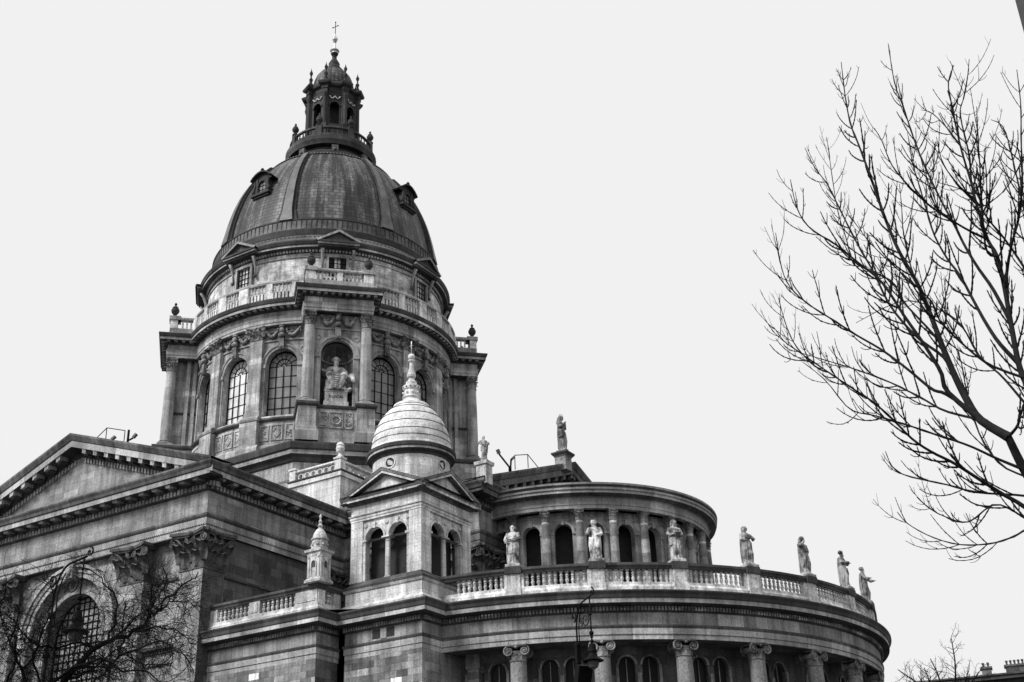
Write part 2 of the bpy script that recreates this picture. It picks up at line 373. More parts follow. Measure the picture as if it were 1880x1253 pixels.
def cap_round(r, h, name='capital', mat='carve'):
    """round corinthian capital, base at z=0"""
    mb = MB()
    revolve(mb, (0, 0), [(r*.98, -.03*h), (r*1.12, 0), (r*1.12, .06*h), (r*.92, .09*h), (r*.9, .45*h), (r*1.02, .75*h), (r*1.25, .86*h)], 16)
    for row, (z, hh, cu, off) in enumerate(((.08, .36, .34, 0), (.22, .46, .42, .5))):
        for k in range(8):
            M = cylm((0, 0), r*.95, 2*PI*(k+off)/8); leaf(mb, M, 0, z*h, 0, r*.62, hh*h, cu*r)
    for k in range(4):
        a = PI/4+k*PI/2; ou = np.array([math.cos(a), math.sin(a), 0])
        spiral(mb, ou*r*1.42+Z3*.74*h, ou, Z3, r*.26, r*.085, 1.3)
        tube(mb, [ou*r*.95+Z3*.5*h, ou*r*1.15+Z3*.68*h, ou*r*1.4+Z3*.86*h], [r*.07, r*.08, r*.09], 5)
        b = k*PI/2; o2 = np.array([math.cos(b), math.sin(b), 0]); ball(mb, o2*r*1.16+Z3*.9*h, r*.16, 6, 4)
    ab = []
    for k in range(4):
        a = PI/4+k*PI/2
        for da, rr in ((-.08, 1.72), (.08, 1.72), (.38, 1.3), (PI/4, 1.18), (PI/2-.38, 1.3)): ab.append((r*rr*math.cos(a+da), r*rr*math.sin(a+da)))
    n = len(ab)
    for (z0, z1, s0, s1) in ((.87, .93, .9, .97), (.93, 1.0, 1.0, 1.0)):
        V = [(x*s0, y*s0, z0*h) for x, y in ab]+[(x*s1, y*s1, z1*h) for x, y in ab]
        mb.add(V, [[i, (i+1) % n, n+(i+1) % n, n+i] for i in range(n)]+[list(range(n))[::-1], list(range(n, 2*n))])
    return mb
def cap_flat(mb, M, u0, u1, z0, h, d, m=0, nl=2):
    """corinthian pilaster capital on a map; shaft face at d"""
    w = u1-u0; q = w/4
    mbox(mb, M, u0-.02*w, u1+.02*w, z0, z0+.05*h, d-.3*w, d+.06, m=m)
    mbox(mb, M, u0, u1, z0+.05*h, z0+.86*h, d-.3*w, d+.02, m=m)
    for k in range(nl): leaf(mb, M, u0+w*(k+.5)/nl, z0+.06*h, d+.02, w*.86/nl, .42*h, .19*w, m)
    for k in range(nl+1):
        leaf(mb, M, u0+w*k/nl, z0+.2*h, d+.02, w*.8/nl, .5*h, .25*w, m)
    for s, uu in ((-1, u0), (1, u1)):
        c = M(uu+s*.17*w, z0+.73*h, d+.2*w); t = M(1, 0, 0)-M(0, 0, 0); t /= np.linalg.norm(t)
        nrm = M(uu, 0, 1)-M(uu, 0, 0)
        spiral(mb, c+nrm*.03, t*s, Z3, .125*w, .034*w, 1.9, m, 1, 5, 30)
        tube(mb, [M(uu-s*.2*w, z0+.5*h, d+.05*w), M(uu-s*.1*w, z0+.68*h, d+.09*w), M(uu+s*.02*w, z0+.82*h, d+.17*w), M(uu+s*.15*w, z0+.87*h, d+.2*w)], .036*w, 5, m)
        c2 = M(uu-s*.34*w, z0+.73*h, d+.15*w); spiral(mb, c2, -t*s, Z3, .095*w, .03*w, 1.6, m)
        tube(mb, [M(uu-s*.2*w, z0+.45*h, d+.05*w), M(uu-s*.26*w, z0+.66*h, d+.12*w), M(uu-s*.33*w, z0+.84*h, d+.15*w)], .03*w, 5, m)
    um = (u0+u1)/2; ball(mb, M(um, z0+.93*h, d+.15*w), .1*w, 8, 5, m); ball(mb, M(um, z0+.66*h, d+.06*w), .06*w, 8, 5, m)
    for (za, zb, e) in ((.87, .92, .17), (.92, 1.0, .22)):
        # concave abacus
        n = 6; V = []
        for i in range(n+1):
            t = i/n; u = u0-e*w + (w+2*e*w)*t; dd = d+e*w*(.55+1.0*abs(2*t-1)**1.5); V += [M(u, z0+za*h, dd), M(u, z0+zb*h, dd), M(u, z0+zb*h, d-.2*w), M(u, z0+za*h, d-.2*w)]
        F = []
        for i in range(n): a, b = 4*i, 4*i+4; F += [[a, b, b+1, a+1], [a+1, b+1, b+2, a+2], [b, a, a+3, b+3]]
        F += [[0, 1, 2, 3], [4*n+3, 4*n+2, 4*n+1, 4*n]]
        mb.add(V, F, None, m)
def cap_ionic(r, h):
    """ionic capital, front towards +X (volutes seen from +X), base at z=0"""
    mb = MB()
    revolve(mb, (0, 0), [(r, -.02), (r*1.1, 0), (r*1.1, .07*h), (r, .1*h), (r*1.0, .45*h), (r*1.12, .62*h)], 20)
    for k in range(10): leaf(mb, cylm((0, 0), r*1.0, 2*PI*k/10), 0, .1*h, 0, r*.5, .34*h, .13*r)
    for sx in (1, -1):
        for sy in (1, -1):
            c = np.array([sx*r*.98, sy*r*1.0, .62*h])
            spiral(mb, c, np.array([0, sy, 0.]), Z3, .33*h, .065*h, 1.9, 0, 1, 6, 30)
        tube(mb, [(sx*r*.98, -r*1.0, .95*h), (sx*r*1.08, 0, .88*h), (sx*r*.98, r*1.0, .95*h)], .06*h, 6)
        ball(mb, (sx*r*1.12, 0, .86*h), .12*h, 8, 5)
    for sy in (1, -1):
        tube(mb, [(-r*.95, sy*r*1.0, .62*h), (0, sy*r*.92, .62*h), (r*.95, sy*r*1.0, .62*h)], [.27*h, .2*h, .27*h], 10)
    for (z0, z1, e) in ((.9, .95, 1.2), (.95, 1.02, 1.28)): box(mb, -r*e, r*e, -r*e, r*e, z0*h, z1*h)
    return mb
def shaft(r0, r1, z0, z1, base=True, bs=1.0):
    mb = MB(); h = z1-z0
    if base:
        e = r0*1.38
        box(mb, -e, e, -e, e, z0, z0+r0*.28*bs, 1)
        revolve(mb, (0, 0), [(r0*1.36, z0+.28*r0*bs), (r0*1.42, z0+.42*r0*bs), (r0*1.3, z0+.58*r0*bs), (r0*1.14, z0+.66*r0*bs), (r0*1.14, z0+.74*r0*bs), (r0*1.24, z0+.84*r0*bs), (r0*1.1, z0+.95*r0*bs), (r0*1.0, z0+1.02*r0*bs)], 20, m=1)
        zb = z0+1.02*r0*bs
    else: zb = z0
    prof = [(r0, zb), (r0*1.0, zb+(z1-zb)*.33), (r0*.97, zb+(z1-zb)*.6), ((r0+r1)/2*.985, zb+(z1-zb)*.8), (r1, z1)]
    revolve(mb, (0, 0), prof, 20)
    return mb
def baluster_mesh(h, r):
    mb = MB(); e = r*.95
    box(mb, -e, e, -e, e, 0, .07*h); box(mb, -e, e, -e, e, .93*h, h)
    p = [(.75, .07), (.9, .1), (.55, .14), (.62, .2), (.95, .3), (1.0, .36), (.85, .43), (.5, .5), (.42, .53), (.8, .555), (.8, .585), (.45, .61), (.42, .66), (.7, .7), (.95, .75), (.85, .8), (.55, .88), (.75, .9), (.75, .93)]
    # double vase: slim neck above a low belly, as in the photo
    p = [(.75, .07), (.85, .1), (.55, .13), (.62, .18), (.9, .27), (1.0, .34), (.92, .42), (.6, .48), (.5, .5), (.85, .53), (.85, .565), (.5, .6), (.66, .64), (.92, .69), (.85, .75), (.6, .82), (.42, .88), (.7, .905), (.7, .93)]
    revolve(mb, (0, 0), [(r*a, h*b) for a, b in p], 9)
    return mb
def inst(me_obj, name, parent, loc, rz=0, sc=1.0, first=[None]):
    o = me_obj.copy(); C.objects.link(o); o.parent = parent; o.matrix_local = Matrix.Translation(Vector(loc)) @ Matrix.Rotation(rz, 4, 'Z') @ Matrix.Scale(sc, 4)
    o.name = name
    for ch in list(me_obj.children):
        c = ch.copy(); C.objects.link(c); c.parent = o
    return o
def drop(o):
    for ch in list(o.children): bpy.data.objects.remove(ch)
    bpy.data.objects.remove(o)
def tag(o, label, cat, group=None, kind=None):
    if label: o['label'] = label
    if cat: o['category'] = cat
    if group: o['group'] = group
    if kind: o['kind'] = kind
    return o
def empty(name, loc=(0, 0, 0)):
    o = bpy.data.objects.new(name, None); o.location = loc; o.empty_display_size = 1; C.objects.link(o); return o

# ================================================================== GROUND
mb = MB(); poly(mb, [(-1500, -1500, 0), (1500, -1500, 0), (1500, 1500, 0), (-1500, 1500, 0)]); g = mb.build('ground', 'asphalt'); g['kind'] = 'structure'

# ================================================================== BASILICA
BAS = empty('basilica', (0, 0, 0))
tag(BAS, 'grey stone domed basilica with drum, lantern, transept and colonnaded round apse', 'church')
S2 = 2**-.5
def T(a): return np.array([math.cos(a), math.sin(a)])

# ---- main order entablature (shared by transept and chancel)
MAIN = [(-.05, 27.55), (0, 27.55), (0, 27.95), (.05, 27.95), (.05, 28.42), (.1, 28.46), (.15, 28.58), (.15, 28.72), (0, 28.76), (0, 30.3), (.08, 30.36), (.12, 30.42), (.12, 30.82), (.28, 30.86), (.3, 31.02), (1.15, 31.02), (1.15, 31.38), (1.24, 31.42), (1.3, 31.62), (1.42, 31.8), (1.42, 31.92), (-.3, 32.15)]
MAINMS = [0, 1, 0, 1, 6, 2, 6, 6, 0, 2, 2, 2, 2, 2, 2, 1, 2, 6, 6, 6, 2]
def dentils(mb, M, u0, u1, z0, z1, d0, d1, step, frac=.6, m=0):
    n = max(1, int(round((u1-u0)/step))); st = (u1-u0)/n
    for i in range(n):
        a = u0+st*(i+.5-frac/2); mbox(mb, M, a, a+st*frac, z0, z1, d0, d1, m=m, top=False)
def modillions(mb, M, u0, u1, z0, z1, d0, d1, step, w, m=0, ml=1):
    n = max(1, int(round((u1-u0)/step))); st = (u1-u0)/n
    for i in range(n):
        a = u0+st*(i+.5)-w/2
        mbox(mb, M, a, a+w, z0+(z1-z0)*.45, z1, d0, d1*.95, m=ml, top=False); mbox(mb, M, a+.02, a+w-.02, z0, z0+(z1-z0)*.45, d0, d0+(d1-d0)*.5, m=m, top=False)
        mbox(mb, M, a-.03, a+w+.03, z1-.07, z1-.003, d0, d1, m=ml, top=False)
def rakes(mb, M, half, zb, zt, d, over):
    """raking cornice of a gable on map M (u=0 in the middle)"""
    ang = math.atan2(zt-zb, half)
    for s in (-1, 1):
        def Rm(t, h, dd, s=s): return M(s*(half-t*math.cos(ang)) if True else 0, zb+t*math.sin(ang)+h, d+dd)
        L = half/math.cos(ang)
        prof = [(-.4, -1.55), (0.0, -1.55), (.1, -1.5), (.12, -1.1), (.3, -1.05), (over-.25, -1.02), (over-.25, -.55), (over-.18, -.5), (over, -.15), (over, 0), (-1.0, .05)]
        mss = [2, 2, 2, 2, 2, 1, 2, 6, 6, 2]
        for j in range(len(prof)-1):
            a, b = prof[j], prof[j+1]
            q = [Rm(0 if True else 0, a[1], a[0]), Rm(L, a[1], a[0]), Rm(L, b[1], b[0]), Rm(0, b[1], b[0])]
            uvq = [(0, a[1]), (L, a[1]), (L, b[1]), (0, b[1])]
            mb.add(q, [[0, 1, 2, 3] if s < 0 else [3, 2, 1, 0]], uvq, mss[j])
        n = int(L/1.28)
        for i in range(n):
            t = L*(i+.7)/n
            if t > L-.4: continue
            for (t0, t1, h0, h1, d0, d1, mi) in ((t, t+.42, -1.36, -1.03, .3, over-.32, 1), (t, t+.42, -1.46, -1.3, .3, .3+(over-.3)*.5, 2), (t-.04, t+.46, -1.09, -1.03, .3, over-.3, 1)):
                V = [Rm(tt, hh, dd) for tt in (t0, t1) for hh in (h0, h1) for dd in (d0, d1)]
                mb.add(V, [[0, 1, 3, 2], [4, 6, 7, 5], [1, 5, 7, 3], [0, 4, 5, 1]], None, mi)
        n = int(L/.34)
        for i in range(n-2):
            t = L*(i+1)/n; V = [Rm(tt, hh, dd) for tt in (t, t+.19) for hh in (-1.9, -1.55) for dd in (0, .2)]
            mb.add(V, [[0, 1, 3, 2], [4, 6, 7, 5], [1, 5, 7, 3], [0, 4, 5, 1]], None, 1)

# ---- transept arm towards the street
TX, TY = 13.35, 27.15
tr = MB()
Mf = flat((0, -TY), (0, -1)); Ms = flat((TX, 0), (1, 0))
# central bay with the great arch
hw0 = 4.0
box(tr, -13, 13, -TY+.02, -TY+1.9, 27.5, 27.545, 4)
Mr = flat((0, -TY+.5), (0, -1))
apanel(tr, Mr, -5.6, 5.6, 0, 27.55, 0, 4.0, 22.6, 14, .5, 24)
Mr2 = flat((0, -TY+1.0), (0, -1)); apanel(tr, Mr2, -4.1, 4.1, 10, 27, 0, 2.95, 22.6, 15.0, 1.0, 24)
archring(tr, Mr, 0, 22.6, 4.0, 4.35, 0, .14, 28, 1); archring(tr, Mr, 0, 22.6, 4.35, 4.7, 0, .24, 28, 0); archring(tr, Mr, 0, 22.6, 4.7, 4.92, 0, .36, 28, 1)
archring(tr, Mr2, 0, 22.6, 2.95, 3.25, 0, .12, 24, 1)
for s in (-1, 1):
    mbox(tr, Mr, s*4.46-.46, s*4.46+.46, 22.1, 22.6, 0, .42, m=1); mbox(tr, Mr, s*4.42-.4, s*4.42+.4, 0, 22.1, 0, .2)
    mbox(tr, Mr2, s*3.4-.45, s*3.4+.45, 22.2, 22.6, 0, .2, m=1)
    # spandrel relief
    for (uu, zz, rr) in ((s*4.9, 26.3, .5), (s*4.3, 26.6, .3), (s*5.2, 25.5, .3)): ball(tr, Mr(uu, zz, 0), rr, 10, 6, 0, (1, .35, 1))
# keystone
mbox(tr, Mr, -.5, .5, 26.45, 27.5, 0, .6, m=0); ball(tr, Mr(0, 26.9, .6), .36, 10, 6, 1, (1, .5, 1.2))
# flat wall each side + pilasters
for s in (-1, 1):
    a, b = sorted((s*5.4, s*13.35))
    mbox(tr, Mf, a, b, 0, 27.55, -2.0, -.8, 1)
    for (p0, p1) in ((5.5, 7.8), (11.2, 13.35)):
        a, b = sorted((s*p0, s*p1)); mbox(tr, Mf, a, b, 0, 24.95, -1.2, 0)
    a, b = sorted((s*7.8, s*11.2)); mbox(tr, Mf, a, b, 24.8, 24.98, -.9, -.68, m=2); mbox(tr, Mf, a+.05, b-.35, 20.15, 20.35, -.9, -.25, m=2)
    mbox(tr, Mf, a+.05, b-.35, 20.35, 20.5, -.9, -.4, m=1); mbox(tr, Mf, a+.2, b-.5, 19.2, 20.15, -.9, -.62, m=0)
    dentils(tr, Mf, a+.2, b-.5, 19.9, 20.15, -.9, -.45, .22, m=2)
# side walls (x = +-TX) up to the crossing, shaded side put into darker stone
for s in (1, -1):
    Mw = flat((s*TX, 0), (s, 0)); f = lambda y: s*y
    a, b = sorted((s*-27.1, s*-12.6)); mbox(tr, Mw, a, b, 0, 27.55, -2, -.2, 1, m=4)
    a, b = sorted((s*-27.15, s*-25.2)); mbox(tr, Mw, a+.01, b-.01, 0, 24.95, -1, .005, 1, m=4)
    a, b = sorted((s*-14.6, s*-12.7)); mbox(tr, Mw, a+.01, b-.01, 0, 24.95, -1, .005, 1, m=4)
    a, b = sorted((s*-25.2, s*-12.7)); mbox(tr, Mw, a, b, 24.7, 24.85, -.3, -.08, m=2)
sweep(tr, [(-TX, -10), (-TX, -TY), (TX, -TY), (TX, -10)], MAIN, ms=MAINMS)
for M, a, b in ((Mf, -TX, TX), (Ms, -TY, -12.6)):
    dentils(tr, M, a+.05, b-.05, 30.44, 30.8, .1, .27, .34, m=1)
    modillions(tr, M, a-.3, b+.3, 30.72, 31.02, .3, 1.02, 1.28, .42, m=2, ml=1)
    for i in range(int((b-a)/.2)): ball(tr, M(a+.1+i*.2, 27.97, .06), .045, 5, 4, 2)
# tympanum, rake and roof
poly(tr, [(-13, -TY-.05, 31.6), (13, -TY-.05, 31.6), (0, -TY-.05, 36.2)], 0)
rakes(tr, Mf, 14.75, 32.1, 37.25, 0, 1.42)
for s in (-1, 1):
    poly(tr, [(s*14.6, -28.4, 32.0), (0, -28.4, 37.2), (0, 0, 37.2), (s*14.6, 0, 32.0)][::s], 5)
tr_o = tr.build('transept', ['wall', 'lip', 'soot', 'wall2', 'dark', 'roof', 'mid'], BAS)
# big arched window
glazing(flat((0, -TY+2.0), (0, -1)), 0, 2.95, 22.6, 15.0, 0, BAS, 11, 15, 'glassm_', .035, 'window', True)
# capitals of the giant pilasters (one mesh each; the corner one wraps round)
cp = MB(); cap_flat(cp, Mf, 0, 2.3, 24.95, 2.6, 0)
for x0 in (5.5, -7.8):
    c = MB(); cap_flat(c, Mf, x0, x0+2.3, 24.95, 2.6, 0, nl=2); c.build('capital', 'carved', tr_o)
c = MB(); cap_flat(c, Mf, 11.2, 13.33, 24.95, 2.6, 0); cap_flat(c, Ms, -27.13, -25.2, 24.95, 2.6, 0); c.build('capital', 'carved', tr_o)
c = MB(); cap_flat(c, Mf, -13.35, -11.2, 24.95, 2.6, 0); c.build('capital', 'carved', tr_o)
c = MB(); cap_flat(c, Ms, -14.6, -12.7, 24.95, 2.6, 0); c.build('capital', 'carved', tr_o)
# far arms, only their bulk and cornice are ever seen
CX, CY = 25.8, 12.6
ch = MB(); Mc = flat((CX, 0), (1, 0)); Mcs = flat((0, -CY), (0, -1))
mbox(ch, Mc, -CY, CY, 0, 27.55, -2, -.2); mbox(ch, Mcs, TX-.3, CX, 0, 27.55, -2, -.2, m=4)
mbox(ch, Mc, -CY, -CY+2.1, 0, 24.95, -1, 0, m=4); mbox(ch, Mcs, CX-2.1, CX-.01, 0, 24.95, -1, .005, m=4)
sweep(ch, [(TX-1, -CY), (CX, -CY), (CX, CY), (TX-1, CY)], MAIN, ms=MAINMS, dz=.007)
for M, a, b in ((Mcs, TX+1.4, CX), (Mc, -CY, CY)):
    dentils(ch, M, a+.05, b-.05, 30.5, 30.8, .1, .27, .34, m=3); modillions(ch, M, a-.3, b+.3, 30.72, 31.025, .3, 1.02, 1.28, .42, m=2, ml=1)
poly(ch, [(CX-.05, -12.4, 31.6), (CX-.05, 12.4, 31.6), (CX-.05, 0, 36.2)], 4)
rakes(ch, Mc, 14.0, 32.1, 37.3, 0, 1.42)
for s in (-1, 1): poly(ch, [(27.1, s*13.9, 32.05), (27.1, 0, 37.25), (0, 0, 37.25), (0, s*13.9, 32.05)][::-s], 5)
ch_o = ch.build('chancel', ['wall', 'mid', 'soot', 'wall2', 'dark', 'roof', 'mid'], BAS)  # chancel end lies in shade; that shade is put into darker stone
c = MB(); cap_flat(c, Mc, -CY+.02, -CY+2.1, 24.95, 2.6, 0); cap_flat(c, Mcs, CX-2.1, CX-.02, 24.95, 2.6, 0); c.build('capital', 'carved', ch_o)
# nave block behind
nv = MB(); box(nv, -50, -12, -12, 12, 0, 32, 0); box(nv, -12, 12, 12, 27, 0, 32, 0); nv.build('nave', ['dark'], BAS)

# ---- octagonal base of the drum
ob = MB(); cx_, cy_ = 8.2, 13.45
octp = []
for k in range(4):
    a = k*PI/2
    for (x, y) in ((-cx_, -cy_), (cx_, -cy_)):
        octp.append((x*math.cos(a)-y*math.sin(a), x*math.sin(a)+y*math.cos(a)))
OCT = [(-1.0, 30), (-1.0, 34.2), (-.98, 36.3), (-.85, 36.45), (-.85, 37.9), (-.7, 38.0), (-.62, 38.3), (-.25, 38.45), (-.25, 38.8), (-.1, 38.9), (0, 39.3), (0, 39.45), (-1.8, 39.72), (-12, 39.72)]
sweep(ob, octp, OCT, ms=[0, 0, 3, 0, 2, 2, 2, 1, 2, 2, 2, 2, 2], closed=True)
ob.build('drum_base', ['drumw', 'lip', 'soot', 'pale'], BAS)

# ---- drum
def piersU(M0, mb, u0, u1, *a, **k): mbox(mb, M0, u0, u1, *a, **k)
dr = MB(); RW = 11.9
HALF = R(11.25)
ENT = [(-.4, 51.9), (0, 51.9), (0, 52.15), (.05, 52.15), (.05, 52.45), (.14, 52.62), (0, 52.66), (0, 53.18), (.12, 53.25), (.14, 53.42), (.72, 53.42), (.72, 53.68), (.8, 53.72), (.88, 53.95), (.88, 54.05), (-.6, 54.3)]
ENTMS = [0, 1, 0, 1, 1, 2, 0, 2, 2, 2, 1, 2, 2, 2, 2]
Md = lambda a: cylm((0, 0), RW, a)
bays = []
for q in range(4):
    cpz = R(-45+90*q)
    for k in (1, 2, 3): bays.append(cpz+R(22.5*k))
gl_pick = {1: 'glassl'}
RWa = R(22.5)*RW/2
drum_parts = []
for q, a in enumerate(bays):
    M = Md(a); hwU = 1.42
    # wall with opening
    apanel(dr, M, -RWa, RWa, 43.2, 51.9, 0, hwU, 48.3, 43.25, .75, 14, m=0, nwall=3)
    archring(dr, M, 0, 48.3, hwU, hwU+.28, 0, .1, 16, 1); archring(dr, M, 0, 48.3, hwU+.28, hwU+.42, 0, .18, 16, 1)
    for s in (-1, 1):
        mbox(dr, M, s*1.68-.26, s*1.68+.26, 47.95, 48.3, 0, .2, m=1); mbox(dr, M, s*1.68-.2, s*1.68+.2, 43.2, 47.95, 0, .1, m=0)
        revolve_c = M(s*1.92, 49.55, .02)
        archring(dr, M, s*1.9, 49.6, .2, .29, 0, .06, 14, 1, 0, 2*PI)
    mbox(dr, M, -RWa, RWa, 50.5, 50.65, 0, .12, 4, m=1)
    # base zone: panels
    mbox(dr, M, -RWa, RWa, 39.6, 42.75, -.5, .35, 4); strip(dr, M, -RWa, RWa, [(.3, 42.7), (.5, 42.72), (.62, 42.85), (.62, 43.0), (.45, 43.08), (.4, 43.22), (-.3, 43.26)], 4, ms=[2, 2, 2, 1, 1, 1], caps=False)
    strip(dr, M, -RWa, RWa, [(.6, 39.6), (.6, 40.4), (.45, 40.6), (.3, 40.65)], 4, m=1, caps=False)
    for (pa, pb) in ((-1.45, -.7), (-.5, .5), (.7, 1.45)):
        for (x0, x1, z0, z1) in ((pa, pb, 40.95, 41.05), (pa, pb, 42.3, 42.4), (pa, pa+.08, 41.05, 42.3), (pb-.08, pb, 41.05, 42.3)): mbox(dr, M, x0, x1, z0, z1, .3, .42, m=1)
        rr = random.Random(q)
        if pb-pa < .9:
            for i in range(12): ball(dr, M((pa+pb)/2+rr.uniform(-.22, .22), rr.uniform(41.15, 42.2), .36), rr.uniform(.06, .1), 6, 4, 1)
        else:
            for (du, dz) in ((1, 1), (1, -1), (-1, 1), (-1, -1)): tube(dr, [M(0, 41.68+dz*.5, .37), M(du*.38, 41.68, .37)], .03, 4, 1)
    # console keystone with head and garlands
    rl = MB(); mbox(rl, M, -.24, .24, 49.55, 50.6, .1, .42); ball(rl, M(0, 49.75, .42), .17, 7, 5); ball(rl, M(0, 51.35, .35), .26, 8, 6, 0, (1, 1, 1.25)); ball(rl, M(0, 51.75, .3), .3, 8, 5, 0, (1, 1, .5)); ball(rl, M(0, 50.9, .3), .34, 8, 5, 0, (1, 1, .8))
    for s in (-1, 1):
        pts = [M(s*(.3+1.25*t), 51.65-1.0*math.sin(PI*t)*.75, .2) for t in np.linspace(0, 1, 9)]
        tube(rl, pts, [.08+.11*math.sin(PI*t) for t in np.linspace(0, 1, 9)], 7)
        for t in np.linspace(.1, .9, 9): ball(rl, M(s*(.3+1.25*t)+rr.uniform(-.05, .05), 51.65-.75*math.sin(PI*t)+rr.uniform(-.12, .12), .3), rr.uniform(.07, .13), 6, 4)
        for i in range(9): ball(rl, M(s*(.55+.75*rr.random()), 51.3+.35*rr.random(), .1), .1, 6, 4)
        ball(rl, M(s*1.6, 51.6, .2), .15, 6, 5); tube(rl, [M(s*1.62, 51.55, .2), M(s*1.6, 50.9, .15)], .06, 5)
    rl.build('garland_relief', 'carve', BAS)
    glazing(cylm((0, 0), RW-.62, a), 0, 1.36, 48.3, 43.3, 0, BAS, 4, 5, 'glassl' if q in (10, ) else 'glass', .03)  # one paler pane, sky brightness put into its glass colour
# ring entablature + ledge
revolve(dr, (0, 0), [(12.4+d, z) for d, z in ENT], 160, ms=ENTMS, sm=False)
Mfr = cylm((0, 0), 12.4, 0); modillions(dr, Mfr, 0, 2*PI*12.4, 53.2, 53.42, .1, .62, .62, .24, m=2, ml=1)
revolve(dr, (0, 0), [(12.85, 54.2), (12.85, 54.85)], 96, m=2, sm=False); revolve(dr, (0, 0), [(12.93, 54.85), (12.93, 54.95), (12.4, 54.95)], 96, m=1, sm=False)  # plinth painted black so gaps between blocks look like shaded slots
revolve(dr, (0, 0), [(12.0, 54.4), (11.3, 54.45)], 64, m=2)
# slots in the plinth of the balustrade, rails and pedestals
for q in range(4):
    base = R(-45+90*q)
    a0, a1 = base+R(16), base+R(74); Mb = cylm((0, 0), 12.65, (a0+a1)/2); L = (a1-a0)*12.65
    strip(dr, Mb, -L/2, L/2, [(-.2, 55.8), (.28, 55.8), (.3, 55.95), (.22, 56.1), (-.2, 56.15)], 24, m=1)
    n = 5
    for i in range(n+1):
        u = -L/2+L*i/n; w = .5 if i in (0, 5, 2, 3) else .28
        mbox(dr, Mb, u-w, u+w, 54.3, 55.8, -.25, .31, 1, m=3)
    for i in range(int(L/.33)):
        u = -L/2+.33*i; mbox(dr, Mb, u-.1, u+.1, 54.28, 54.86, .1, .3, m=3)
dr_o = dr.build('drum', ['drumw', 'lip', 'soot', 'paled'], BAS)
# pilasters between the bays
for q in range(4):
    for k in (1.5, 2.5):
        a = R(-45+90*q+22.5*k); M = cylm((0, 0), RW, a); p = MB()
        mbox(p, M, -.62, .62, 43.2, 50.7, -.1, .4); mbox(p, M, -.72, .72, 43.2, 43.75, -.1, .52, m=1); mbox(p, M, -.78, .78, 39.65, 42.7, 0, .95, m=0)
        strip(p, M, -.9, .9, [(.8, 42.69), (1.02, 42.74), (1.08, 42.88), (1.08, 43.02), (.8, 43.22), (0, 43.22)], 1, m=1); strip(p, M, -.95, .95, [(0, 39.65), (1.1, 39.65), (1.1, 40.2), (.95, 40.5)], 1, m=1)
        po = p.build('pilaster', ['drumw', 'lip'], BAS); c = MB(); cap_flat(c, M, -.6, .6, 50.7, 1.2, .4); c.build('capital', 'carve', po)
# urn for the piers
def urn_mesh(s=1.0, m=0):
    mb = MB(); revolve(mb, (0, 0), [(s*a, s*b) for a, b in ((.42, 0), (.42, .1), (.2, .16), (.13, .3), (.22, .42), (.42, .7), (.46, .95), (.4, 1.1), (.28, 1.16), (.34, 1.22), (.3, 1.34), (.12, 1.42), (.1, 1.6), (.16, 1.68), (.13, 1.8), (0, 1.95))], 14, m=m); return mb
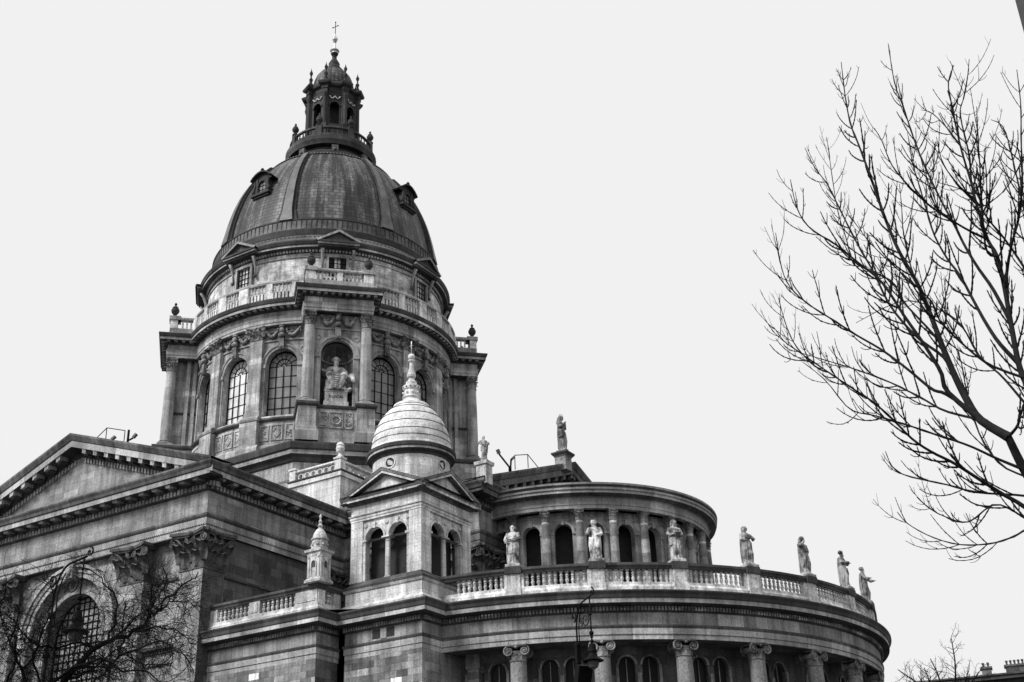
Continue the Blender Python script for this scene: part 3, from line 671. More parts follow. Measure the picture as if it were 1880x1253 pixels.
# diagonal piers with niche
shaft_o = shaft(.5, .43, 43.25, 50.6).build('column', ['shaftp', 'lip']); cap_o = cap_round(.43, 1.28).build('capital', 'carve', shaft_o); cap_o.matrix_local = Matrix.Translation((0, 0, 50.6))
urn_o = urn_mesh(.85).build('urn', 'soot')
OF = 14.7
for q in range(4):
    a = R(-45+90*q); n = T(a); M = flat((0, 0), n); p = MB()
    # body with niche or plain opening
    Mw = flat(n*13.95, n)
    apanel(p, Mw, -2.0, 2.0, 43.0, 51.9, 0, 1.4, 48.05, 43.0, .3, 16)
    archring(p, Mw, 0, 48.05, 1.4, 1.62, 0, .12, 18, 1); archring(p, Mw, 0, 48.05, 1.62, 1.85, 0, .2, 18, 1)
    for s in (-1, 1):
        mbox(p, Mw, s*1.66-.26, s*1.66+.26, 47.7, 48.05, 0, .24, m=1); mbox(p, Mw, s*1.62-.22, s*1.62+.22, 43.0, 47.7, 0, .12)
        archring(p, Mw, s*1.62, 49.65, .17, .25, 0, .06, 12, 1, 0, 2*PI)
    mbox(p, Mw, -2.0, 2.0, 50.45, 50.58, 0, .1, m=1)
    # niche shell, its recess shade put into darker stone
    nc = n*13.65; tt = np.array([-n[1], n[0]]); rr_ = 1.4
    for i in range(16):
        b0, b1 = PI*i/16, PI*(i+1)/16
        f = lambda b, z, r=rr_: (nc[0]+tt[0]*r*math.cos(b)-n[0]*r*math.sin(b), nc[1]+tt[1]*r*math.cos(b)-n[1]*r*math.sin(b), z)
        p.add([f(b0, 43), f(b1, 43), f(b1, 47.9), f(b0, 47.9)], [[0, 1, 2, 3]], None, 3)
        for j in range(7):
            e0, e1 = PI/2*j/7, PI/2*(j+1)/7; fl = 1-.035*(i % 2)
            p.add([f(b0, 47.9+1.4*math.sin(e0), rr_*math.cos(e0)*fl), f(b1, 47.9+1.4*math.sin(e0), rr_*math.cos(e0)*(1-.035*((i+1) % 2))), f(b1, 47.9+1.4*math.sin(e1), rr_*math.cos(e1)*(1-.035*((i+1) % 2))), f(b0, 47.9+1.4*math.sin(e1), rr_*math.cos(e1)*fl)], [[0, 1, 2, 3]], None, 3)
        tube(p, [f(b0, 47.9, 1.36), f(b1, 47.9, 1.36)], .09, 5, 0)
    # side walls of the pier
    for s in (-1, 1):
        ms = flat(n*12.4+tt*s*1.98, tt*s); mbox(p, ms, *sorted((2.2*s, -1.5*s)), 40, 51.9, -.6, 0)
        for q2 in (-.35, .25): mbox(p, ms, -s*q2-.17, -s*q2+.17, 43.2, 51.9, 0, .3)
        mbox(p, ms, *sorted((1.0*s, -1.5*s)), 46.6, 46.8, 0, .1, m=2)
        
    # entablature breaking forward
    path = [n*11+tt*(-3.0), n*OF+tt*(-3.0), n*OF+tt*3.0, n*11+tt*3.0]
    sweep(p, path, ENT, ms=ENTMS, dz=.006)
    sweep(p, [n*11.5-tt*2.9, n*14.55-tt*2.9, n*14.55+tt*2.9, n*11.5+tt*2.9], [(-.9, 51.88), (-.05, 51.88)], m=2)
    Mt = flat(n*OF, n); modillions(p, Mt, -3.4, 3.4, 53.2, 53.42, .1, .62, .62, .24, m=2, ml=1)
    for s in (-1, 1):
        mm = flat(n*13.6+tt*s*3.0, tt*s); modillions(p, mm, -1.4, 1.3, 53.2, 53.42, .1, .62, .62, .24, m=2, ml=1)
    # blocking course, pedestals and rails on top
    sweep(p, [n*12-tt*2.95, n*14.65-tt*2.95, n*14.65+tt*2.95, n*12+tt*2.95], [(.15, 54.1), (.15, 54.45), (.05, 54.5), (.05, 54.95), (-.4, 54.95)], m=1)
    sweep(p, [n*12-tt*2.95, n*14.65-tt*2.95, n*14.65+tt*2.95, n*12+tt*2.95], [(-.4, 55.8), (.08, 55.8), (.12, 55.92), (.08, 56.08), (-.4, 56.12)], m=1)
    for (uu, w) in ((-2.55, .45), (0, .25), (2.55, .45)): mbox(p, flat(n*14.3, n), uu-w, uu+w, 54.5, 55.8, -.3, .38, m=4)
    for s in (-1, 1):
        mbox(p, flat(n*14.3, n), s*2.55-.55, s*2.55+.55, 55.8, 56.2, -.55, .5, m=1)
        mbox(p, flat(n*13.2+tt*s*2.7, tt*s), -.9, .9, 54.5, 54.98, -.3, .2, m=4)
    # pedestals below the columns
    for s in (-1, 1):
        mbox(p, flat(n*14.3, n), s*2.45-.75, s*2.45+.75, 40.9, 42.8, -2.5, .8, m=0)
        sweep(p, [n*12+tt*(s*2.45-.75), n*15.1+tt*(s*2.45-.75), n*15.1+tt*(s*2.45+.75), n*12+tt*(s*2.45+.75)], [(0, 42.7), (.14, 42.78), (.2, 42.9), (.2, 43.1), (.05, 43.18), (-.8, 43.24)], ms=[2, 2, 2, 1, 1])
        sweep(p, [n*12+tt*(s*2.45-.75), n*15.1+tt*(s*2.45-.75), n*15.1+tt*(s*2.45+.75), n*12+tt*(s*2.45+.75)], [(.22, 39.6), (.22, 40.45), (.1, 40.6), (.05, 40.8), (0, 40.95)], m=1)
    mbox(p, flat(n*14.3, n), -1.7, 1.7, 39.6, 42.75, -2, .25)
    sweep(p, [n*14.3-tt*1.75, n*14.3+tt*1.75][::1], [(.2, 42.7), (.36, 42.78), (.42, 42.95), (.42, 43.02), (-.9, 43.08)], ms=[2, 2, 2, 1])
    Mp = flat(n*14.3, n)
    for (pa, pb) in ((-1.4, -.72), (-.58, .58), (.72, 1.4)):
        for (x0, x1, z0, z1) in ((pa, pb, 41.0, 41.08), (pa, pb, 42.38, 42.46), (pa, pa+.07, 41.0, 42.46), (pb-.07, pb, 41.0, 42.46)): mbox(p, Mp, x0, x1, z0, z1, .2, .34, m=1)
    rr = random.Random(4)
    for sgn in (-1, 1):
        for i in range(16): ball(p, Mp(sgn*1.06+rr.uniform(-.2, .2), rr.uniform(41.15, 42.3), .27), rr.uniform(.05, .1), 6, 4, 1)
    archring(p, Mp, 0, 41.73, .3, .42, .25, .4, 18, 1, 0, 2*PI); archring(p, Mp, 0, 41.73, .46, .52, .25, .34, 18, 1, 0, 2*PI)
    for k in range(6): tube(p, [Mp(.06*math.cos(k*PI/3), 41.73+.06*math.sin(k*PI/3), .32), Mp(.26*math.cos(k*PI/3+.3), 41.73+.26*math.sin(k*PI/3+.3), .3)], .035, 5, 1)
    for k in range(12): ball(p, Mp(.49*math.cos(k*PI/6), 41.73+.49*math.sin(k*PI/6), .3), .06, 5, 4, 1)
    # console, head and garlands over the niche
    rl = MB(); mbox(rl, Mw, -.24, .24, 49.45, 50.5, .15, .5); ball(rl, Mw(0, 49.6, .5), .17, 7, 5); ball(rl, Mw(0, 51.45, .4), .25, 8, 6, 0, (1, 1, 1.25)); ball(rl, Mw(0, 51.2, .5), .07, 6, 4); ball(rl, Mw(0, 50.8, .35), .3, 8, 5, 0, (1, 1, .9)); ball(rl, Mw(0, 51.78, .3), .28, 8, 5, 0, (1.2, 1, .4))
    for s in (-1, 1):
        tube(rl, [Mw(s*(.3+1.2*t), 51.65-.8*math.sin(PI*t), .22) for t in np.linspace(0, 1, 9)], [.08+.12*math.sin(PI*t) for t in np.linspace(0, 1, 9)], 7)
        for t in np.linspace(.1, .9, 10): ball(rl, Mw(s*(.3+1.2*t)+rr.uniform(-.05, .05), 51.65-.8*math.sin(PI*t)+rr.uniform(-.12, .12), .32), rr.uniform(.07, .13), 6, 4)
        for i in range(8): ball(rl, Mw(s*(.55+.75*rr.random()), 51.3+.35*rr.random(), .12), .1, 6, 4)
        ball(rl, Mw(s*1.5, 51.6, .25), .14, 6, 5)
    rl.build('garland_relief', 'carve', BAS)
    p.build('pier', ['drumw', 'lip', 'soot', 'dark', 'paled'], BAS)
    for s in (-1, 1):
        pos = n*14.2+tt*s*2.45; inst(shaft_o, 'column', BAS, (pos[0], pos[1], 0), a)
        pos = n*14.35+tt*s*2.55; inst(urn_o, 'urn', BAS, (pos[0], pos[1], 56.2), 0)
drop(shaft_o); drop(urn_o)

# ---- attic storey under the dome
at = MB(); RA = 11.5
ATT = [(11.5, 54.4), (11.5, 59.0), (11.62, 59.02), (11.62, 59.12), (11.5, 59.14), (11.5, 59.5), (11.6, 59.52), (11.6, 59.72), (11.78, 59.75), (12.2, 59.8), (12.2, 60.0), (12.3, 60.05), (12.42, 60.3), (12.42, 60.42), (11.9, 60.95), (11.75, 61.0), (11.75, 61.15), (11.35, 61.6)]
revolve(at, (0, 0), ATT, 128, ms=[0, 1, 1, 2, 0, 2, 2, 2, 2, 1, 2, 2, 2, 3, 2, 2, 3], sm=False)
Mfr = cylm((0, 0), 11.5, 0); dentils(at, Mfr, 0, 2*PI*11.5, 59.54, 59.74, .05, .24, .3, m=4)
for q in range(8):
    a = R(45*q); M = cylm((0, 0), RA, a)
    for (x0, x1, z0, z1, mi) in ((-1.0, -.78, 56.9, 59.1, 1), (.78, 1.0, 56.9, 59.1, 1), (-1.0, 1.0, 58.95, 59.2, 1), (-1.15, 1.15, 56.6, 56.9, 1)): mbox(at, M, x0, x1, z0, z1, -.1, .3, 2, m=mi)
    mbox(at, M, -1.25, 1.25, 56.68, 56.82, 0, .45, 2, m=1)
    for s in (-1, 1):
        tube(at, [M(s*1.35, 57.7, .15), M(s*1.35, 58.6, .25), M(s*1.35, 59.3, .5), M(s*1.35, 59.65, .7)], [.1, .13, .17, .19], 6, 1); ball(at, M(s*1.35, 57.75, .25), .17, 7, 5, 5)
    # pediment over the window
    for (zo, d1, mi) in ((59.75, 1.02, 2), (59.93, 1.2, 1), (60.1, 1.3, 2)): mbox(at, M, -1.75, 1.75, zo, zo+.18, 0, d1, 1, m=mi)
    for s in (-1, 1):
        V = [M(s*1.9, 60.28, 1.32), M(0, 61.35, 1.32), M(0, 61.1, 1.32), M(s*1.75, 60.12, 1.32)]
        Vb = [M(s*1.9, 60.28, -1.2), M(0, 61.35, -1.6)]
        f = [0, 1, 2, 3] if s > 0 else [3, 2, 1, 0]; at.add(V, [f], None, 1); at.add([V[0], Vb[0], Vb[1], V[1]], [[0, 1, 2, 3] if s > 0 else [3, 2, 1, 0]], None, 2)
        at.add([V[3], V[2], M(0, 61.05, 1.0), M(s*1.7, 60.1, 1.0)], [[0, 1, 2, 3] if s > 0 else [3, 2, 1, 0]], None, 2)
    at.add([M(-1.7, 60.12, 1.0), M(1.7, 60.12, 1.0), M(0, 61.1, 1.0)], [[0, 1, 2]], None, 5)
    w = MB(); g_ = MB()
    g_.add([M(-.78, 56.9, .02), M(.78, 56.9, .02), M(.78, 58.95, .02), M(-.78, 58.95, .02)], [[0, 1, 2, 3]], None, 0)
    for i in range(1, 4): mbox(w, M, -.78+.39*i-.025, -.78+.39*i+.025, 56.9, 58.95, .02, .07)
    for i in range(1, 4): mbox(w, M, -.78, .78, 56.9+.51*i-.025, 56.9+.51*i+.025, .02, .075)
    for (x0, x1, z0, z1) in ((-.78, -.72, 56.9, 58.95), (.72, .78, 56.9, 58.95), (-.78, .78, 56.9, 56.97)): mbox(w, M, x0, x1, z0, z1, .02, .1)
    wo = w.build('attic_window', 'iron', BAS); g_.build('pane', 'glassd' if q == 7 else 'glass', wo)
at.build('attic', ['atticw', 'lip', 'soot', 'leadl', 'pale', 'dark'], BAS)

# ---- dome shell, ribs, dormers
DP = [(11.35, 61.6), (11.22, 62.3), (11.02, 63.5), (10.62, 65.2), (10.08, 67.4), (9.3, 69.75), (8.55, 71.2), (7.65, 72.45), (6.6, 73.75), (5.6, 74.85), (4.7, 75.6), (4.25, 75.95)]
def dome_r(z):
    zs = [p[1] for p in DP]; rs = [p[0] for p in DP]
    return float(np.interp(z, zs, rs))
# smooth profile
zz = np.linspace(61.6, 75.95, 40); co = np.polyfit([p[1] for p in DP], [p[0]**2 for p in DP], 4); DPs = [(math.sqrt(max(np.polyval(co, z), .1)), z) for z in zz if z < 73.75]; RT_ = DPs[-1]
dm = MB(); revolve(dm, (0, 0), DPs, 128, m=0, ru=9.0)
revolve(dm, (0, 0), [(11.5, 61.5), (11.5, 62.1), (11.36, 62.25), (11.3, 63.2), (11.36, 63.25), (11.3, 63.4), (10.9, 63.45)], 128, ms=[1, 1, 2, 1, 1, 1], sm=False)
revolve(dm, (0, 0), [(RT_[0]-.02, RT_[1]-.1), (RT_[0]+.1, RT_[1]), (RT_[0]+.02, RT_[1]+.16), (RT_[0]-.2, RT_[1]+.18), (5.75, 74.4), (5.35, 74.75), (5.3, 74.95), (5.0, 75.1), (4.7, 75.5), (4.35, 75.95)], 96, m=1, sm=False)
for i in range(130): a = 2*PI*i/130; ball(dm, ((RT_[0]+.1)*math.cos(a), (RT_[0]+.1)*math.sin(a), RT_[1]+.06), .06, 5, 4, 3)
for k_ in range(150):
    Mq = cylm((0, 0), 11.3, 2*PI*k_/150); mbox(dm, Mq, -.03, .03, 62.3, 63.2, 0, .07, m=1)
for k_ in range(190):
    a_ = 2*PI*k_/190; dm.add([(12.35*math.cos(a_+q), 12.35*math.sin(a_+q), 60.5) if t == 0 else (11.6*math.cos(a_+q), 11.6*math.sin(a_+q), 61.34) for t, q in ((0, 0), (0, .018), (1, .018), (1, 0))], [[0, 1, 2, 3]], None, 2)
dm_o = dm.build('dome', ['slate', 'lead', 'tile', 'lip'], BAS)
def dome_at(a, z, dr_=0.0, du=0.0):
    r = math.sqrt(max(np.polyval(co, z), .1))+dr_; t = np.array([-math.sin(a), math.cos(a), 0]); return np.array([r*math.cos(a), r*math.sin(a), z])+t*du
for q in range(8):
    a = R(45*(q//2*2/2)) if False else R(90*(q//2)+(20 if q % 2 else -20)+90*0)
    rb = MB(); zs = np.linspace(63.35, 73.75, 24); k = 8
    V = []; U = []
    for i, z in enumerate(zs):
        t = i/(len(zs)-1); w = .78*(1-t)+.36*t
        if i < 3: w += .25*(3-i)/3
        for (du, dd) in ((-w, -.1), (-w, .16), (-w*.7, .18), (-w*.62, .42), (w*.62, .42), (w*.7, .18), (w, .16), (w, -.1)):
            V.append(dome_at(a, z, dd, du)); U.append((du*.75+.3, z*1.3))
    for i in range(len(zs)-1):
        for j in range(7):
            rb.add([V[i*k+j], V[i*k+j+1], V[(i+1)*k+j+1], V[(i+1)*k+j]], [[0, 1, 2, 3]], [U[i*k+j], U[i*k+j+1], U[(i+1)*k+j+1], U[(i+1)*k+j]], 0 if j == 3 else 1)
    for i in range(46):
        z = 63.6+10.0*i/46; t = (z-62.2)/13.5; w = (.78*(1-t)+.36*t)
        for s in (-1, 1): ball(rb, dome_at(a, z, .16, s*w*.92), .055, 5, 4, 1)
    rb.build('rib', ['leadl', 'lead'], dm_o)
def dormer_mb():
    d = MB(); M = flat((0, 0), (1, 0))          # local: front towards +X, base at origin
    mbox(d, M, -.75, -.48, 0, 1.75, -2.2, .12, m=0); mbox(d, M, .48, .75, 0, 1.75, -2.2, .12, m=0)
    for s in (-1, 1): tube(d, [M(s*.9, .0, .1), M(s*1.0, .35, .12), M(s*.8, .9, .12), M(s*.9, 1.5, .12)], [.2, .2, .12, .1], 6, 0)
    mbox(d, M, -1.15, 1.15, -.25, 0, -1.6, .35, m=0); mbox(d, M, -1.0, 1.0, -.45, -.25, -1.6, .2, m=0)
    apanel(d, M, -.55, .55, 0, 1.85, 0, .4, 1.05, .1, .25, 8, m=0, d=.0)
    archring(d, M, 0, 1.05, .4, .52, 0, .1, 10, 0)
    # curved gable roof
    n = 12; P = []
    for i in range(n+1):
        u = -1.25+2.5*i/n; z = 1.75+.7*math.cos(u/1.25*PI/2)**.8 if abs(u) < 1.249 else 1.75; P.append((u, z))
    for i in range(n):
        (a, za), (b, zb) = P[i], P[i+1]
        d.add([M(a, za, .4), M(b, zb, .4), M(b, zb-.16, .4), M(a, za-.16, .4)], [[3, 2, 1, 0]], None, 0)
        d.add([M(a, za, .4), M(b, zb, .4), M(b, zb, -3.2), M(a, za, -3.2)], [[0, 1, 2, 3]], None, 0)
        d.add([M(a, za-.16, .4), M(b, zb-.16, .4), M(b, zb-.16, -2.2), M(a, za-.16, -2.2)], [[3, 2, 1, 0]], None, 0)
        if zb > 1.8 or za > 1.8: d.add([M(a, 1.5, .05), M(b, 1.5, .05), M(b, zb-.1, .05), M(a, za-.1, .05)], [[0, 1, 2, 3]], None, 0)
    revolve(d, (.1, 0), [(.16, 2.35), (.1, 2.5), (.2, 2.7), (.12, 2.85), (0, 2.95)], 8, m=0)
    return d
d0 = dormer_mb().build('dormer', ['lead']); g_ = MB(); M = flat((-.1, 0), (1, 0))
A = [(-.4*math.cos(PI*i/8), 1.05+.4*math.sin(PI*i/8)) for i in range(9)]
g_.add([M(0, .6, 0)]+[M(a, z, 0) for a, z in [(-.4, .1)]+A+[(.4, .1)]], [[0, i+1, i+2] for i in range(10)]+[[0, 11, 1]], None, 0)
mbox(g_, M, -.02, .02, .1, 1.4, 0, .05, m=1); mbox(g_, M, -.4, .4, .52, .56, 0, .05, m=1); mbox(g_, M, -.4, .4, .95, .99, 0, .05, m=1)
g_.build('pane', ['glass', 'iron'], d0)
for q in range(4):
    a = R(90*q); rr_ = dome_r(68.0)+.15; inst(d0, 'dormer', dm_o, (rr_*math.cos(a), rr_*math.sin(a), 68.0), a)
drop(d0)

# ---- lantern
ln = MB()
revolve(ln, (0, 0), [(4.3, 75.8), (4.45, 76.0), (4.3, 76.12), (4.05, 76.15), (4.0, 76.2), (4.0, 76.25), (4.05, 76.42), (4.5, 76.48), (4.6, 76.5), (4.68, 76.75), (4.78, 77.0), (4.78, 77.4), (4.6, 77.5), (4.45, 77.55), (4.45, 77.9), (4.2, 77.9), (2, 77.95)], 72, ms=[0, 0, 0, 0, 0, 0, 0, 0, 1, 1, 1, 1, 1, 1, 1, 0], sm=False)
for k in range(8):
    M = cylm((0, 0), 4.45, R(45*k)); mbox(ln, M, -.32, .32, 75.5, 76.3, -.4, .22, m=6); ball(ln, M(0, 75.75, .2), .2, 7, 5, 6)
for k in range(12):
    a = R(30*k+8); M = cylm((0, 0), 4.25, a)
revolve(ln, (0, 0), [(4.12, 78.6), (4.38, 78.6), (4.4, 78.72), (4.32, 78.85), (4.12, 78.87), (4.12, 78.6)], 72, m=1, sm=False)
for k in range(8): mbox(ln, cylm((0, 0), 4.2, R(45*k+22.5)), -.3, .3, 77.5, 79.0, -.16, .28, m=1)
# body: octagon with openings
LB_ = 2.45
for k in range(8):
    a = R(45*k); n = T(a); M = flat(n*LB_, n); hwid = LB_*math.tan(R(22.5))
    mbox(ln, M, -hwid, hwid, 77.9, 80.3, -.5, .25, m=0, top=True)
    apanel(ln, M, -hwid, hwid, 80.3, 84.6, 0, .5, 82.75, 80.3, .45, 10, m=0)
    archring(ln, M, 0, 82.75, .5, .66, 0, .1, 10, 0)
    # garland
    for s in (-1, 1): tube(ln, [M(s*(.08+.42*t), 83.85-.2*math.sin(PI*t), .1) for t in np.linspace(0, 1, 6)], .055, 5, 3)
    for uu in (-.55, 0, .55): ball(ln, M(uu, 83.9, .1), .09, 6, 4, 3)
    # corner pier and column
    b = R(45*k+22.5); nb = T(b); Mb = flat(nb*2.62, nb)
    mbox(ln, Mb, -.3, .3, 77.9, 80.3, -.4, .42, m=0); mbox(ln, Mb, -.24, .24, 80.3, 84.3, -.4, .08, m=1)
    revolve(ln, nb*2.82, [(.26, 80.3), (.26, 80.5), (.2, 80.55), (.18, 83.6), (.2, 83.7), (.28, 84.0), (.32, 84.15), (.32, 84.25)], 10, m=1)
    sweep(ln, [nb*2.2-np.array([-nb[1], nb[0]])*.3, nb*3.0-np.array([-nb[1], nb[0]])*.3, nb*3.0+np.array([-nb[1], nb[0]])*.3, nb*2.2+np.array([-nb[1], nb[0]])*.3], [(-.3, 84.2), (0, 84.2), (0, 84.7), (.06, 84.75), (.06, 85.1), (.3, 85.3), (.36, 85.5), (.36, 85.62), (-.4, 86.3)], m=0)
    # finial on the corner
    fn = MB(); revolve(fn, nb*2.72, [(.22, 86.0), (.22, 86.35), (.1, 86.45), (.17, 86.7), (.22, 86.9), (.1, 87.1), (.07, 87.35), (.13, 87.5), (.2, 87.75), (.12, 87.95), (.05, 88.15), (0, 88.5)], 10); fn.build('finial', 'lead', BAS)
revolve(ln, (0, 0), [(2.2, 84.55), (2.68, 84.55), (2.7, 84.75), (2.72, 85.1), (3.0, 85.3), (3.05, 85.55), (2.6, 86.1), (2.35, 86.3)], 8, R(22.5), R(382.5), m=0, sm=False)
revolve(ln, (0, 0), [(1.6, 77.9), (1.6, 84.4), (0, 84.4)], 16, m=4)
# cupola of the lantern
revolve(ln, (0, 0), [(2.35, 86.2), (2.35, 86.45), (2.24, 86.5), (2.22, 86.9), (2.12, 87.4), (1.9, 88.0), (1.55, 88.55), (1.25, 88.85), (1.1, 88.95)], 48, m=2, ru=2.0)
revolve(ln, (0, 0), [(1.2, 88.85), (1.15, 89.05), (.9, 89.15), (.88, 89.4), (.62, 89.75), (.6, 90.0), (.62, 90.15), (.45, 90.5), (.3, 90.8), (.22, 91.0), (.27, 91.1), (.2, 91.25), (.33, 91.4), (.42, 91.6)], 24, m=0)
revolve(ln, (0, 0), [(.42, 91.6), (.36, 91.8), (.52, 91.95), (.54, 92.02), (.3, 92.1), (.2, 92.3), (.1, 92.8), (.09, 93.1), (.2, 93.25), (.14, 93.3), (.3, 93.55), (.33, 93.75), (.2, 93.95), (.12, 94.1), (.1, 94.3), (.05, 94.4)], 16, m=5)
ln_o = ln.build('lantern', ['lead', 'soot', 'slate', 'white', 'void', 'gilt', 'mid'], BAS)
cr = MB(); Mx = flat((0, 0), (S2, -S2)); tube(cr, [(0, 0, 94.3), (0, 0, 96.05)], .04, 6); tube(cr, [(-.32, -.02, 95.45), (.32, .02, 95.45)], .04, 6)
for pnt in ((0, 0, 96.08), (-.34, -.02, 95.45), (.34, .02, 95.45)): ball(cr, pnt, .085, 7, 5)
cr.build('cross', 'iron', ln_o)
u0 = urn_mesh(.8).build('urn', 'soot')
for k in range(8): a = R(45*k+22.5); inst(u0, 'urn', ln_o, (4.25*math.cos(a), 4.25*math.sin(a), 79.0))
drop(u0)

# ---- small balusters nobody can tell apart from the street: drum and lantern
bs = MB()
proto = baluster_mesh(.85, .1)
def put(mb, src, loc, rz, sc=1.0, scz=1.0, m=None):
    c, s = math.cos(rz), math.sin(rz); V = np.array(src.V)*[sc, sc, scz]; V = np.stack([V[:, 0]*c-V[:, 1]*s+loc[0], V[:, 0]*s+V[:, 1]*c+loc[1], V[:, 2]+loc[2]], 1)
    k = len(mb.V); mb.V.extend(map(tuple, V)); mb.F.extend([[k+j for j in f] for f in src.F]); mb.U.extend(src.U); mb.M.extend(src.M if m is None else [m]*len(src.F)); mb.S.extend(src.S)
for q in range(4):
    base = R(-45+90*q); a0, a1 = base+R(16), base+R(74); L = (a1-a0)*12.65; n = 5
    for i in range(n):
        ua = -L/2+L*i/n+(.5 if i in (0, 2, 3) else .28); ub = -L/2+L*(i+1)/n-(.5 if i+1 in (5, 2, 3) else .28)
        for j in range(5):
            u = ua+(ub-ua)*(j+.5)/5; a = (a0+a1)/2+u/12.65; put(bs, proto, (12.72*math.cos(a), 12.72*math.sin(a), 54.95), a)
    n_ = T(base); tt = np.array([-n_[1], n_[0]])
    for (ua, ub) in ((-2.08, -.27), (.27, 2.08)):
        for j in range(5):
            u = ua+(ub-ua)*(j+.5)/5; pos = n_*14.42+tt*u; put(bs, proto, (pos[0], pos[1], 54.95), base)
    for s in (-1, 1):
        for j in range(4): pos = n_*(12.4+j*.38)+tt*s*2.72; put(bs, proto, (pos[0], pos[1], 54.95), base)
for k in range(8):
    for j in range(6):
        a = R(45*k-22.5+(j+.8)*45/6.6); put(bs, proto, (4.25*math.cos(a), 4.25*math.sin(a), 77.85), a, .9, .9, m=1)

# ---- stair block with ringed parapet beside the drum
sb = MB(); box(sb, 8.9, 14.0, -14.0, -9, 31.0, 35.0, 0)
sweep(sb, [(8.9, -9), (8.9, -14.0), (14.0, -14.0), (14.0, -9)], [(0, 35.0), (.12, 35.0), (.12, 35.35), (.2, 35.4), (.2, 35.5), (-.5, 35.52)], ms=[1, 1, 2, 2, 2])
sweep(sb, [(8.9, -9), (8.9, -14.0), (14.0, -14.0), (14.0, -9)], [(-.3, 36.15), (-.02, 36.15), (.04, 36.22), (.02, 36.34), (-.3, 36.36)], m=1)
for (x, y) in ((9.15, -13.8), (13.75, -13.8)):
    box(sb, x-.3, x+.3, y-.3, y+.3, 35.45, 36.4, 1); box(sb, x-.38, x+.38, y-.38, y+.38, 36.4, 36.55, 1)
    box(sb, x-.3, x+.3, y-.3, y+.3, 36.5, 36.52, 1)
for M, L0, L1 in ((flat((0, -13.85), (0, -1)), 9.5, 13.4), (flat((13.85, 0), (1, 0)), -13.4, -9.2)):
    n = 5 if L1-L0 < 4 else 6
    n = 6
    for i in range(n): archring(sb, M, L0+(L1-L0)*(i+.5)/n, 35.82, .2, .29, -.12, .02, 14, 1, 0, 2*PI); 
    for i in range(n+1): mbox(sb, M, L0+(L1-L0)*i/n-.03, L0+(L1-L0)*i/n+.03, 35.5, 36.16, -.1, 0, m=1)
sb_o = sb.build('stair_block', ['pale', 'white', 'soot'], BAS)
f = MB(); revolve(f, (13.75, -13.8), [(.36, 36.55), (.3, 36.65), (.14, 36.78), (.13, 36.9), (.3, 37.05), (.36, 37.3), (.3, 37.5), (.34, 37.56), (.26, 37.75), (.12, 37.86), (0, 37.9)], 14); f.build('urn', 'white', sb_o)

# ---- lower order entablature (terrace, turret base, round apse)
LOW = [(-.3, 17.9), (0, 17.9), (0, 18.2), (.05, 18.2), (.05, 18.56), (.13, 18.68), (.12, 18.76), (0, 18.79), (0, 19.5), (.1, 19.56), (.12, 19.86), (.3, 19.92), (.72, 19.96), (.72, 20.22), (.78, 20.26), (.84, 20.45), (.95, 20.6), (.95, 20.68), (.1, 20.86)]
LOWMS = [0, 1, 2, 1, 9, 2, 9, 7, 2, 2, 2, 2, 1, 2, 2, 2, 2, 2]
PAR = [(.22, 20.8), (.22, 21.05), (.1, 21.2), (.1, 21.35), (-.35, 21.36)]
RAIL = [(-.35, 22.18), (.06, 22.2), (.1, 22.3), (.2, 22.4), (.2, 22.55), (-.35, 22.6)]
AC = (26.3, 0.0)
te = MB()
TYt, TXt = -26.1, 22.4
MT = flat((0, TYt), (0, -1)); MTs = flat((TXt, 0), (1, 0))
mbox(te, MT, TX-.2, TXt, 0, 17.9, -1, 0, m=3); mbox(te, MTs, TYt+.01, -24, 0, 17.9, -1, .005, m=4)
sweep(te, [(TX-.3, TYt), (TXt, TYt), (TXt, -23.9)], LOW, ms=LOWMS); 
dentils(te, MT, TX, TXt, 19.6, 19.84, .1, .24, .2, m=3); dentils(te, MTs, TYt, -24.2, 19.6, 19.84, .1, .24, .2, m=3)
for i in range(75): ball(te, MT(TX+.1+i*.12, 18.2, .03), .03, 4, 3, 2)
poly(te, [(TX-1, TYt+.2, 20.9), (TXt, TYt+.2, 20.9), (TXt+6, -22, 20.9), (TXt+6, -12, 20.9), (TX-1, -12, 20.9)], 2)
te_o = te.build('terrace', ['wall', 'lip', 'soot', 'wall2', 'dark', 'dark', 'dark', 'frieze', 'dark', 'mid'], BAS)
tb = MB(); sweep(tb, [(TX-.1, TYt), (TXt, TYt), (TXt, -23.9)], PAR, m=0, ms=[0, 0, 0, 0]); sweep(tb, [(TX-.1, TYt), (TXt, TYt), (TXt, -23.9)], RAIL, ms=[1, 1, 1, 1, 1])
for (a, b) in ((TX-.1, 13.95), (16.75, 17.65), (20.65, TXt)): mbox(tb, MT, a, b, 21.3, 22.2, -.42, .06, m=0)
mbox(tb, MT, 16.9, 17.5, 21.5, 22.05, -.1, .1, m=0); mbox(tb, MT, 20.85, 22.25, 21.5, 22.05, -.1, .1, m=0)
mbox(tb, MTs, TYt+.01, -25.45, 21.3, 22.2, -.42, .065, m=0); mbox(tb, MTs, -24.5, -23.9, 21.3, 22.2, -.42, .055, m=0)
tb_o = tb.build('balustrade', ['pale', 'soot'], BAS)
bal_src = baluster_mesh(.86, .115).build('baluster', 'pale')
def put_bal(par, x, y, z, rz): inst(bal_src, 'baluster', par, (x, y, z), rz)
for (a, b, n) in ((13.95, 16.75, 8), (17.65, 20.65, 8)):
    for j in range(n): put_bal(tb_o, a+(b-a)*(j+.5)/n, TYt+.16, 21.34, 0)
for j in range(3): put_bal(tb_o, TXt-.16, -25.45+.95*(j+.5)/3, 21.34, 0)
